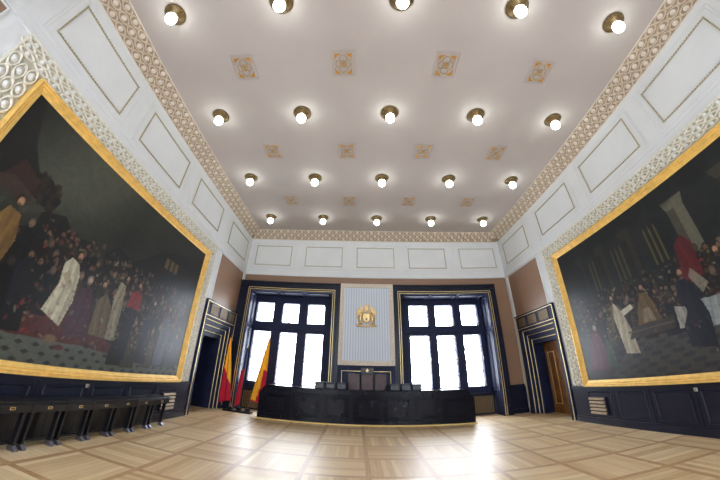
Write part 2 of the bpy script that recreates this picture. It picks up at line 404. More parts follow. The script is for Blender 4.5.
def cornice(name, o, U, N, length):
    """cove from the wall at z=6.25 up to the ceiling 0.34 m out"""
    o, U, N = Vector(o), Vector(U), Vector(N); d = 0.34; z0 = 6.245; dz = ZC - z0
    ln = math.hypot(d, dz); V = (N * d + Vector((0, 0, dz))) / ln; Q = (N * dz - Vector((0, 0, d))) / ln
    mp = mapper(o + Vector((0, 0, z0)), U, V, Q)
    b = MB(); b.mbox(mp, (0, -0.01, -0.12), (length, ln + 0.01, 0), 'cove')
    b.mbox(mp, (0, -0.03, -0.02), (length, 0.0, 0.02), 'relief_cream'); b.mbox(mp, (0, ln, -0.02), (length, ln + 0.025, 0.015), 'relief_cream')
    nrow, p = 3, 0.285; w = ln / nrow; n = int(length / p)
    for r in range(nrow):
        for k in range(n + 1):
            u = (k + (0.5 if r == 1 else 0.0) + 0.25) * length / (n + 0.5)
            if u > length - 0.1: continue
            eye(b, mp, u, (r + 0.5) * w, p * 1.04, w * 1.05, 'relief_tan', 'relief_cream', 0.0, 0.026)
    return struct(b, name)
cornice('trim_1', (XL, YB, 0), (0, 1, 0), (1, 0, 0), YF - YB)
cornice('trim_2', (XR, YB, 0), (0, 1, 0), (-1, 0, 0), YF - YB)
cornice('trim_3', (XL + 0.05, YF, 0), (1, 0, 0), (0, -1, 0), XR - XL - 0.1)

# stucco band round each painting
def band(mp, par):
    u0, u1, v0, v1 = 0.99, 7.80, 0.86, 4.72
    b = MB()
    iu0, iu1, iv1 = 1.50, 7.36, 4.37
    w_top = v1 - iv1 - 0.05
    b.mbox(mp, (u0, iv1 + 0.02, 0), (u1, v1, 0.02), 'shaded_stucco_ground'); b.mbox(mp, (u0, v0, 0), (iu0 - 0.02, iv1 + 0.02, 0.02), 'shaded_stucco_ground'); b.mbox(mp, (iu1 + 0.02, v0, 0), (u1, iv1 + 0.02, 0.02), 'shaded_stucco_ground')
    b.sweep(mp, (u0 - 0.025, v0, u1 + 0.025, v1 + 0.025), [(0, 0), (0, 0.04), (0.03, 0.04), (0.035, 0.02)], 'relief_edge', open_bottom=True)
    p = 0.27
    def rows(ua, ub, va, vb, along_u):
        if along_u: n = int((ub - ua) / p); w = (vb - va) / 3
        else: n = int((vb - va) / p); w = (ub - ua) / 3
        for r in range(3):
            for k in range(n):
                t = (k + (0.5 if r != 1 else 0.0) + (0.25 if r == 1 else 0)) / n
                if t * n > n - 0.2: continue
                if along_u: eye(b, mp, ua + t * (ub - ua), va + (r + 0.5) * w, p * 1.05, w * 1.05, 'relief_edge', 'relief_white', 0.02, 0.026)
                else:
                    m2 = lambda a, c, n_: mp(c, a, n_)
                    eye(b, m2, va + t * (vb - va), ua + (r + 0.5) * w, p * 1.05, w * 1.05, 'relief_edge', 'relief_white', 0.02, 0.026)
    rows(u0, u1, iv1 + 0.05, v1, True); rows(u0, iu0 - 0.06, v0, iv1 + 0.05, False); rows(iu1 + 0.06, u1, v0, iv1 + 0.05, False)
    b.build('stucco_band', par, kind='structure')
band(mpL, wl); band(mpR, wr)

# wainscot on the side walls
def wainscot(mp, name):
    b = MB(); y0, y1 = YB, 7.9; zt = 0.845
    b.mbox(mp, (y0, 0, 0), (y1, zt, 0.05), 'navy'); b.mbox(mp, (y0, 0, 0.05), (y1, 0.14, 0.075), 'navy'); b.mbox(mp, (y0, zt - 0.05, 0.05), (y1, zt, 0.08), 'navy')
    y = 7.35
    while y - 0.9 > y0:
        b.sweep(mp, (y - 0.80, 0.2, y - 0.04, 0.74), [(0, 0.05), (0.01, 0.068), (0.03, 0.068), (0.045, 0.05)], 'navy')
        b.mbox(mp, (y - 0.905, 0.16, 0.05), (y - 0.86, 0.78, 0.06), 'navy')
        y -= 0.95
    return struct(b, name)
wainscot(mpL, 'baseboard_left'); wainscot(mpR, 'baseboard_right')
b = MB()   # far wall wainscot right of the windows and behind the desk
b.mbox(mpF, (5.0, 0, 0), (XR, 0.9, 0.05), 'navy'); b.mbox(mpF, (5.0, 0, 0.05), (XR, 0.14, 0.07), 'navy'); b.mbox(mpF, (5.0, 0.86, 0.05), (XR, 0.91, 0.075), 'navy')
struct(b, 'baseboard_far')
b = MB(); b.box((XL, YB, 0), (XR, YB + 0.05, 0.85), 'navy'); struct(b, 'baseboard_back')

# portal and door in each side wall
def portal(mp, name, leafmat, lit):
    b = MB(); y0, y1 = 7.95, 10.2
    steps = [(8.10, 10.02, 2.62, 0.08, 0.0), (8.20, 9.92, 2.47, 0.0, -0.08), (8.30, 9.82, 2.31, -0.08, -0.16), (8.40, 9.72, 2.15, -0.16, -0.9)]
    # front face with the stepped opening, drawn as frames
    a = (y0, y1, 3.1)
    pu0, pu1, pv, top = y0, y1, 3.1, 0.15
    for (u0, u1, v, na, nb) in steps:
        b.mbox(mp, (pu0, 0, nb - 0.03), (u0, v, na), 'navy_matt'); b.mbox(mp, (u1, 0, nb - 0.03), (pu1, v, na), 'navy_matt'); b.mbox(mp, (pu0, v, nb - 0.03), (pu1, pv, na), 'navy_matt')
        pu0, pu1, pv = u0, u1, v
    b.mbox(mp, (y0 - 0.0, 3.1, 0), (y1, 3.14, 0.11), 'navy')
    
    d = struct(b, name)
    g = MB()
    for (u0, u1, v, na, nb) in steps[:3]:
        g.sweep(mp, (u0 + 0.012, 0.0, u1 - 0.012, v - 0.012), [(0, nb - 0.002), (0.004, nb + 0.012), (0.018, nb + 0.012), (0.022, nb - 0.002)], 'goldline', open_bottom=True)
    g.mbox(mp, (y0 + 0.005, 3.085, 0.08), (y1 - 0.005, 3.105, 0.095), 'goldline'); g.mbox(mp, (y0 + 0.01, 0, 0.08), (y0 + 0.03, 3.1, 0.092), 'goldline')
    g.mbox(mp, (y1 - 0.03, 0.1, 0.08), (y1 - 0.012, 3.1, 0.092), 'goldline'); g.mbox(mp, (y0 + 0.03, 2.68, 0.08), (y1 - 0.03, 2.695, 0.09), 'goldline')
    g.build('gold_inlay', d, kind='structure')
    for c in (8.46, 9.12, 9.76):
        q = MB(); q.mbox(mp, (c - 0.26, 2.74, 0.08), (c + 0.26, 3.04, 0.086), 'ventdark')
        q.sweep(mp, (c - 0.27, 2.73, c + 0.27, 3.05), [(0, 0.08), (0, 0.102), (0.02, 0.102), (0.022, 0.085)], 'navy')
        for k in range(12): q.mbox(mp, (c - 0.24 + k * 0.0425, 2.76, 0.086), (c - 0.228 + k * 0.0425, 3.02, 0.096), 'ventbrown')
        for k in range(7): q.mbox(mp, (c - 0.24, 2.765 + k * 0.04, 0.088), (c + 0.24, 2.779 + k * 0.04, 0.098), 'ventbrown')
        q.build('transom_grille', d, kind='structure')
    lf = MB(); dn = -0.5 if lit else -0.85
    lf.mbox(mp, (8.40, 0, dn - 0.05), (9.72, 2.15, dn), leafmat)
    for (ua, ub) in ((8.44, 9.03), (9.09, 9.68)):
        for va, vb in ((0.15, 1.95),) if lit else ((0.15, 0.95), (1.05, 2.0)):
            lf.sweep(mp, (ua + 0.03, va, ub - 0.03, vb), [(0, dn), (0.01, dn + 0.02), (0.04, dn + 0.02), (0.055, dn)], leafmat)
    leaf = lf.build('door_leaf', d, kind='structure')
    if lit:
        g = MB()
        for (ua, ub) in ((8.44, 9.03), (9.09, 9.68)):
            g.sweep(mp, (ua + 0.13, 0.27, ub - 0.13, 1.85), [(0, dn), (0.003, dn + 0.012), (0.022, dn + 0.012), (0.025, dn)], 'gold')
        g.build('gold_inlay', leaf, kind='structure')
        g = MB(); g.mbox(mp, (9.0, 0.92, dn), (9.03, 1.12, dn + 0.015), 'brass'); g.mbox(mp, (8.93, 1.02, dn + 0.04), (9.03, 1.04, dn + 0.055), 'brass'); g.mbox(mp, (9.005, 1.02, dn + 0.01), (9.025, 1.04, dn + 0.05), 'brass')
        g.build('door_handle', leaf, kind='structure')
    return d
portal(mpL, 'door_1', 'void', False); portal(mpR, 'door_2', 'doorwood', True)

# ------------------------------------------------------------------ windows
def window(name, x0, x1, sx0, sx1, panes, rows):
    """x0..x1 opening, sx0..sx1 surround"""
    b = MB(); yf = 10.2; zs = 4.39
    b.box((sx0, yf, 0), (x0, YF, zs), 'navy'); b.box((x1, yf, 0), (sx1, YF, zs), 'navy'); b.box((x0, yf, ZO), (x1, YF, zs), 'navy')
    b.box((sx0, yf - 0.05, zs - 0.04), (sx1, YF, zs), 'navy')
    b.box((sx0, yf - 0.02, zs - 0.16), (sx1, yf, zs - 0.14), 'navy')
    n = int((sx1 - sx0) / 0.09)
    for k in range(n): u = sx0 + 0.02 + k * (sx1 - sx0) / n; b.box((u, yf - 0.035, zs - 0.1), (u + 0.05, yf, zs - 0.05), 'navy')
    for xa, xb in ((sx0, x0), (x1, sx1)):
        if xb - xa > 0.2: b.sweep(mapper((0, yf, 0), (1, 0, 0), (0, 0, 1), (0, -1, 0)), (xa + 0.05, 0.3, xb - 0.1, 4.1), [(0, 0), (0.008, 0.012), (0.02, 0.012), (0.03, 0)], 'navy')
    w = struct(b, name)
    # lining of the deep reveal with coffered panels
    r = MB(); ye = YG + 0.15
    r.box((x0, yf + 0.0, 0), (x0 + 0.03, ye, ZO), 'navy_matt'); r.box((x1 - 0.03, yf, 0), (x1, ye, ZO), 'navy_matt'); r.box((x0, yf, ZO - 0.03), (x1, ye, ZO), 'navy_matt')
    ml = mapper((x0 + 0.03, 0, 0), (0, 1, 0), (0, 0, 1), (1, 0, 0)); mr = mapper((x1 - 0.03, 0, 0), (0, 1, 0), (0, 0, 1), (-1, 0, 0)); mt = mapper((0, 0, ZO - 0.03), (1, 0, 0), (0, 1, 0), (0, 0, -1))
    pr = [(0, 0), (0.01, 0.025), (0.03, 0.025), (0.05, 0.006)]
    for mm in (ml, mr):
        for ya, yb in ((yf + 0.06, yf + 0.42), (yf + 0.46, YG - 0.1)):
            for za, zb in ((0.75, 2.75), (2.85, ZO - 0.1)): r.sweep(mm, (ya, za, yb, zb), pr, 'navy_matt')
    for k in range(3):
        wd = (x1 - x0 - 0.2) / 3; u = x0 + 0.1 + k * wd; r.sweep(mt, (u + 0.05, yf + 0.1, u + wd - 0.05, YG - 0.15), [(0, 0), (0.01, 0.04), (0.05, 0.04), (0.08, 0.006)], 'navy_matt')
    r.build('reveal_lining', w, kind='structure')
    g = MB(); mf = mapper((0, yf, 0), (1, 0, 0), (0, 0, 1), (0, -1, 0))
    for e in (0.02, 0.085):
        g.sweep(mf, (x0 - e, 0, x1 + e, ZO + e), [(0, 0), (0.004, 0.014), (0.018, 0.014), (0.022, 0)], 'goldline', open_bottom=True)
    g.build('gold_moulding', w, kind='structure')
    # frame: stone-thick mullions and transom around the panes
    f = MB(); (z0, z1), (z2, z3) = rows; yg = YG
    xe = [x0 + 0.03] + [q for p in panes for q in p] + [x1 - 0.03]
    for i in range(0, len(xe), 2): f.box((xe[i], yg - 0.14, 0.62), (xe[i + 1], yg + 0.1, ZO - 0.03), 'navy_matt')
    for (a, c) in panes:
        for za, zb in ((0.62, z0), (z1, z2), (z3, ZO - 0.03)): f.box((a, yg - 0.12, za), (c, yg + 0.1, zb), 'navy_matt')
    f.box((x0 + 0.03, yg - 0.18, z1 + 0.09), (x1 - 0.03, yg - 0.1, z2 - 0.09), 'navy_matt')
    mfr = mapper((0, yg - 0.12, 0), (1, 0, 0), (0, 0, 1), (0, -1, 0))
    f.build('window_frame', w, kind='structure')
    for (a, c) in panes:
        for za, zb in ((z0, z1), (z2, z3)):
            s = MB(); s.sweep(mfr, (a, za, c, zb), [(0, 0.0), (0, 0.03), (0.03, 0.03), (0.045, -0.09), (0.045, -0.13), (0, -0.13)], 'navy_matt')
            sash = s.build('sash', w, kind='structure')
            s = MB(); s.box((a + 0.03, yg, za + 0.03), (c - 0.03, yg + 0.006, zb - 0.03), 'pane'); s.build('pane', sash, kind='structure')
        hd = MB(); hd.box((c - 0.03, yg - 0.17, (z0 + z1) / 2), (c - 0.01, yg - 0.14, (z0 + z1) / 2 + 0.12), 'brass'); hd.build('window_latch', w, kind='structure')
    s = MB(); s.box((x0 + 0.03, 10.80, 0.66), (x1 - 0.03, yg - 0.1, 0.70), 'navy', 0.008); s.build('window_sill', w, kind='structure')
    return w
window('window_1', LO[0], LO[1], -4.37, -0.60, [(-3.88, -3.15), (-2.86, -2.17), (-1.89, -1.19)], ((0.88, 2.72), (3.02, 3.80)))
window('window_2', RO[0], RO[1], 1.28, 5.10, [(1.92, 2.69), (2.91, 3.66), (3.90, 4.62)], ((0.88, 2.74), (3.02, 3.85)))

def radiator(name, x0, x1, label):
    t = thing(name, label, 'radiator cover', ((x0 + x1) / 2, 10.86, 0), group='radiator grilles under the windows')
    h = (x1 - x0) / 2; mp = mapper((0, 0, 0), (1, 0, 0), (0, 0, 1), (0, -1, 0))
    b = MB(); b.mbox(mp, (-h, 0, -0.12), (h, 0.64, 0.0), 'ventdark'); b.build('casing', t)
    b = MB(); b.sweep(mp, (-h, 0.0, h, 0.655), [(0, 0), (0, 0.03), (0.05, 0.03), (0.055, 0)], 'navy'); b.build('frame', t)
    b = MB(); n = int((2 * h - 0.1) / 0.062)
    for k in range(n + 1): u = -h + 0.06 + k * (2 * h - 0.12) / n; b.mbox(mp, (u - 0.012, 0.05, 0.0), (u + 0.012, 0.6, 0.014), 'ventbrown')
    for k in range(8): b.mbox(mp, (-h + 0.05, 0.085 + k * 0.066, 0.004), (h - 0.05, 0.106 + k * 0.066, 0.018), 'ventbrown')
    b.build('lattice', t)
radiator('radiator_cover', LO[0] + 0.04, LO[1] - 0.04, 'brass lattice radiator cover under the window beside the flags')
radiator('radiator_cover', RO[0] + 0.04, RO[1] - 0.04, 'brass lattice radiator cover under the window farther from the flags')

# centre bay between the windows: fluted pale panel over dark panelling
b = MB(); cx0, cx1 = -0.60, 1.28; yc = 10.24
b.box((cx0, yc, 0), (cx1, YF, 1.66), 'navy_matt')
mc = mapper((0, yc, 0), (1, 0, 0), (0, 0, 1), (0, -1, 0))
b.sweep(mc, (-0.50, 0.25, 1.17, 1.52), [(0, 0), (0.01, 0.02), (0.03, 0.02), (0.05, 0)], 'navy_matt')
b.box((cx0, yc - 0.05, 1.60), (cx1, yc, 1.66), 'navy_matt')
cen = struct(b, 'trim_4')
g = MB(); g.sweep(mc, (-0.47, 0.28, 1.14, 1.49), [(0, 0), (0.004, 0.018), (0.016, 0.018), (0.02, 0)], 'goldline'); g.build('gold_inlay', cen, kind='structure')
b = MB(); b.box((cx0, yc, 1.66), (cx1, YF, 4.41), 'groove_shade')
k = 0; x = cx0 + 0.14
while x < cx1 - 0.15:
    b.mbox(mc, (x, 1.80, 0), (x + 0.055, 4.27, 0.018), 'fluted'); x += 0.09
b.sweep(mc, (cx0, 1.66, cx1, 4.41), [(0, 0), (0, 0.05), (0.02, 0.055), (0.03, 0.03), (0.11, 0.03), (0.12, 0.05), (0.135, 0.04), (0.14, 0)], 'relief_cream')
for v in np.arange(1.76, 4.36, 0.11):
    for u in (cx0 + 0.07, cx1 - 0.07): eye(b, lambda a, c, n_: mc(c, a, n_), v, u, 0.11, 0.075, 'relief_tan', 'relief_white', 0.03, 0.015, 8)
for u in np.arange(cx0 + 0.14, cx1 - 0.1, 0.11):
    for v in (1.73, 4.34): eye(b, mc, u, v, 0.11, 0.075, 'relief_tan', 'relief_white', 0.03, 0.015, 8)
struct(b, 'trim_5')

# ------------------------------------------------------------------ coat of arms
ca = thing('coat_of_arms', 'gilded coat of arms with supporters and shield on the pale fluted panel', 'emblem', (0.33, 10.22, 3.24))
mo = mapper((0, 0, 0), (1, 0, 0), (0, 0, 1), (0, -1, 0))
b = MB()   # shield
sh = [(-0.13, 0.13), (0.13, 0.13), (0.135, -0.05), (0.10, -0.15), (0, -0.22), (-0.10, -0.15), (-0.135, -0.05)]
b.prism(mo, sh, 0.0, 0.05, 'brass'); b.prism(mo, [(u * 0.86, v * 0.86) for u, v in sh], 0.05, 0.06, 'gold'); b.build('shield', ca)
b = MB()   # city wall, gate and three towers on the shield
b.mbox(mo, (-0.10, -0.10, 0.06), (0.10, -0.03, 0.085), 'gold'); b.mbox(mo, (-0.025, -0.13, 0.085), (0.025, -0.05, 0.092), 'brass')
for u, h in ((-0.075, 0.04), (0, 0.07), (0.075, 0.04)):
    b.mbox(mo, (u - 0.02, -0.05, 0.06), (u + 0.02, h, 0.09), 'gold'); b.prism(mo, [(u - 0.026, h), (u + 0.026, h), (u, h + 0.045)], 0.06, 0.09, 'gold')
b.build('towers', ca)
for s in (-1, 1):   # lion supporters standing on their hind legs
    b = MB(); X = lambda q: s * q * 0.86
    b.tube([mo(X(0.24), -0.22, 0.04), mo(X(0.25), -0.10, 0.05), mo(X(0.22), 0.02, 0.06), mo(X(0.19), 0.10, 0.06)], [0.045, 0.055, 0.05, 0.045], 'gold', 8)
    b.blob(mo, (X(0.18), 0.145, 0.07), (0.055, 0.05, 0.045), 'gold'); b.blob(mo, (X(0.135), 0.13, 0.07), (0.03, 0.022, 0.025), 'gold')
    b.tube([mo(X(0.20), 0.08, 0.07), mo(X(0.15), 0.06, 0.08), mo(X(0.11), 0.09, 0.08)], [0.022, 0.018, 0.015], 'gold')
    b.tube([mo(X(0.21), 0.02, 0.07), mo(X(0.15), -0.02, 0.08), mo(X(0.12), 0.0, 0.08)], [0.022, 0.018, 0.015], 'gold')
    b.tube([mo(X(0.25), -0.13, 0.05), mo(X(0.18), -0.17, 0.06), mo(X(0.20), -0.27, 0.05), mo(X(0.15), -0.28, 0.06)], [0.035, 0.03, 0.02, 0.018], 'gold')
    b.tube([mo(X(0.27), -0.13, 0.04), mo(X(0.30), -0.20, 0.05), mo(X(0.28), -0.28, 0.05), mo(X(0.23), -0.285, 0.05)], [0.035, 0.026, 0.02, 0.018], 'gold')
    b.tube([mo(X(0.29), -0.12, 0.03), mo(X(0.35), -0.05, 0.03), mo(X(0.31), 0.05, 0.03), mo(X(0.36), 0.12, 0.03)], [0.014, 0.012, 0.012, 0.022], 'gold')
    b.build('lion', ca)
b = MB()   # helmets with crowns and fan of staves
for u, v in ((-0.13, 0.19), (0, 0.2), (0.13, 0.19)):
    b.blob(mo, (u, v, 0.05), (0.045, 0.05, 0.04), 'gold'); b.mbox(mo, (u - 0.04, v + 0.035, 0.03), (u + 0.04, v + 0.055, 0.075), 'gold')
    for k in (-1, 0, 1): b.prism(mo, [(u + k * 0.027 - 0.012, v + 0.055), (u + k * 0.027 + 0.012, v + 0.055), (u + k * 0.03, v + 0.085)], 0.04, 0.065, 'gold')
b.build('helmets', ca)
b = MB()
for k in range(15):
    a = math.radians(10 + k * 160 / 14)
    if 80 < math.degrees(a) < 100: r1 = 0.33
    else: r1 = 0.36 - 0.03 * (k % 2)
    cu, cv = 0.0, 0.06
    p0 = (cu + 0.13 * math.cos(a), cv + 0.13 * math.sin(a)); p1 = (cu + r1 * math.cos(a), cv + r1 * math.sin(a))
    t_ = (-math.sin(a) * 0.027, math.cos(a) * 0.027)
    if abs(k - 7) in (2,): continue
    b.prism(mo, [(p0[0] - t_[0] * .5, p0[1] - t_[1] * .5), (p0[0] + t_[0] * .5, p0[1] + t_[1] * .5), (p1[0] + t_[0], p1[1] + t_[1]), (p1[0] - t_[0], p1[1] - t_[1])], 0.01, 0.03 + 0.008 * (k % 2), 'gold')
    b.blob(mo, (p1[0], p1[1], 0.03), (0.02, 0.02, 0.015), 'gold', 6, 4)

for k in range(26):     # curling mantling leaves between the helmets and the lions
    a = math.radians(-35 + k * 250 / 25); r_ = 0.20 + 0.045 * (k % 3); b.blob(mo, (r_ * 1.25 * math.cos(a), 0.04 + r_ * math.sin(a), 0.035), (0.026, 0.02, 0.02), 'gold', 6, 4)
b.build('banners', ca)
b = MB(); b.tube([mo(-0.36, -0.30, 0.03), mo(-0.25, -0.315, 0.04), mo(-0.1, -0.30, 0.045), mo(0, -0.325, 0.045), mo(0.1, -0.30, 0.045), mo(0.25, -0.315, 0.04), mo(0.36, -0.30, 0.03)], [0.015, 0.026, 0.03, 0.032, 0.03, 0.026, 0.015], 'gold')
for s in (-1, 1): b.blob(mo, (s * 0.31, -0.30, 0.03), (0.05, 0.035, 0.03), 'gold'); b.blob(mo, (s * 0.17, -0.26, 0.04), (0.05, 0.025, 0.03), 'gold')
b.build('scroll', ca)

# ------------------------------------------------------------------ paintings
class Paint:
    """tiny raster painter; x to the right, y up, both 0..1; array of linear rgb"""
    def __init__(s, w, h, base, seed):
        s.w, s.h = w, h; s.a = np.zeros((h, w, 3)); s.a[:] = base
        s.X, s.Y = np.meshgrid((np.arange(w) + 0.5) / h, (np.arange(h) + 0.5) / h); s.asp = w / h; s.r = np.random.RandomState(seed)
    def noise(s, sc_, octs=3):
        out = np.zeros((s.h, s.w)); amp = 1; tot = 0
        for o in range(octs):
            n = max(2, int(sc_ * 2 ** o)); g = s.r.rand(n + 2, int(n * s.asp) + 3)
            y = s.Y * n; x = s.X * n; yi = y.astype(int).clip(0, n); xi = x.astype(int).clip(0, g.shape[1] - 2); fy, fx = y - yi, x - xi
            fy = fy * fy * (3 - 2 * fy); fx = fx * fx * (3 - 2 * fx)
            out += amp * ((g[yi, xi] * (1 - fx) + g[yi, xi + 1] * fx) * (1 - fy) + (g[yi + 1, xi] * (1 - fx) + g[yi + 1, xi + 1] * fx) * fy); tot += amp; amp *= 0.5
        return out / tot
    def lay(s, mask, col, al=1.0):
        m = np.clip(mask, 0, 1)[..., None] * al; s.a = s.a * (1 - m) + np.array(lin(*col)) * m
    def win(s, x, y, rx, ry):
        x0, x1 = int(max(0, (x - rx) * s.h)), int(min(s.w, (x + rx) * s.h + 2)); y0, y1 = int(max(0, (y - ry) * s.h)), int(min(s.h, (y + ry) * s.h + 2))
        return slice(y0, y1), slice(x0, x1)
    def ell(s, x, y, rx, ry, col, al=1.0, rot=0.0, soft=0.35):
        R = max(rx, ry) * 1.3 + 0.01; w = s.win(x, y, R, R); X, Y = s.X[w] - x, s.Y[w] - y
        if X.size == 0: return
        c, sn = math.cos(rot), math.sin(rot); u, v = (X * c + Y * sn) / rx, (-X * sn + Y * c) / ry
        m = np.clip((1 - np.hypot(u, v)) / soft + 0.5, 0, 1)[..., None] * al; s.a[w] = s.a[w] * (1 - m) + np.array(lin(*col)) * m
    def poly(s, pts, col, al=1.0, folds=0.0, fc=(0, 0, 0)):
        xs_, ys_ = [p[0] for p in pts], [p[1] for p in pts]; cx_, cy_ = (min(xs_) + max(xs_)) / 2, (min(ys_) + max(ys_)) / 2
        w = s.win(cx_, cy_, (max(xs_) - min(xs_)) / 2 + 0.01, (max(ys_) - min(ys_)) / 2 + 0.01); X, Y = s.X[w], s.Y[w]
        if X.size == 0: return
        ins = np.zeros(X.shape, bool); n = len(pts)
        for i in range(n):
            (xa, ya), (xb, yb) = pts[i], pts[(i + 1) % n]
            if ya == yb: continue
            c = ((ya > Y) != (yb > Y)) & (X < (xb - xa) * (Y - ya) / (yb - ya) + xa); ins ^= c
        m = ins.astype(float)[..., None] * al; base = np.array(lin(*col)) * np.ones(X.shape + (3,))
        if folds:
            wv = (X - cx_) * (1 + (Y - cy_) * 1.6); k = 0.5 + 0.28 * np.sin(wv * folds + 1.7 * np.sin(Y * 17 + cx_ * 9)) + 0.16 * np.sin(wv * folds * 2.3 + 2.2 * np.sin(Y * 11)) + 0.12 * (s.r.rand(*X.shape) - 0.5); side_ = np.clip(0.5 - (X - cx_) / (max(xs_) - min(xs_) + 1e-3), 0, 1); base = base * (0.42 + 0.42 * k + 0.25 * side_)[..., None]
        s.a[w] = s.a[w] * (1 - m) + base * m
    def person(s, x, y, h, robe, skin=(172, 128, 96), lean=0.0, arms=1, hair=(40, 30, 24), wide=0.2, al=1.0, dark=1.0):
        q = lambda c: tuple(v * dark for v in c); w = h * wide
        top = y + h * 0.86; dx = lean * h
        s.poly([(x - w, y), (x + w * 0.9, y), (x + w * 0.55 + dx * .5, y + h * 0.5), (x + w * 0.62 + dx, top - h * 0.06), (x + w * 0.2 + dx, top), (x - w * 0.25 + dx, top), (x - w * 0.6 + dx, top - h * 0.07), (x - w * 0.6 + dx * .5, y + h * 0.45)], q(robe), al, 60 / max(h, .1) * 0.35)
        if arms:
            for sg in (-1, 1):
                ax_, ay = x + dx + sg * w * 0.5, top - h * 0.1; ex, ey = ax_ + sg * w * 0.5 * s.r.rand() + 0.02 * arms, ay - h * 0.2 * s.r.rand()
                s.poly([(ax_, ay + .02 * h), (ex, ey + 0.045 * h), (ex + 0.02 * h, ey - .02 * h), (ax_ - sg * 0.02 * h, ay - h * 0.09)], q(tuple(v * 0.8 for v in robe)), al)
                s.ell(ex, ey, 0.022 * h, 0.022 * h, q(skin), al)
        hx, hy = x + dx * 1.15, top + h * 0.07
        s.ell(hx, hy + 0.012 * h, 0.058 * h, 0.075 * h, q(hair), al); s.ell(hx + 0.012 * h, hy - 0.004 * h, 0.042 * h, 0.058 * h, q(skin), al)
        s.ell(hx + 0.016 * h, hy - 0.045 * h, 0.03 * h, 0.03 * h, q(tuple(v * 1.2 for v in hair)), al * 0.7)
    def crowd(s, n, x0, x1, y0, y1, h, cols, dark=0.6):
        for y in np.sort(s.r.rand(n))[::-1]:
            x = x0 + s.r.rand() * (x1 - x0); yy = y0 + y * (y1 - y0); c = cols[s.r.randint(len(cols))]
            s.person(x, yy - h * 0.6, h * (0.85 + 0.3 * s.r.rand()), c, lean=(s.r.rand() - .5) * 0.15, dark=dark * (0.6 + 0.6 * s.r.rand()), al=0.9)

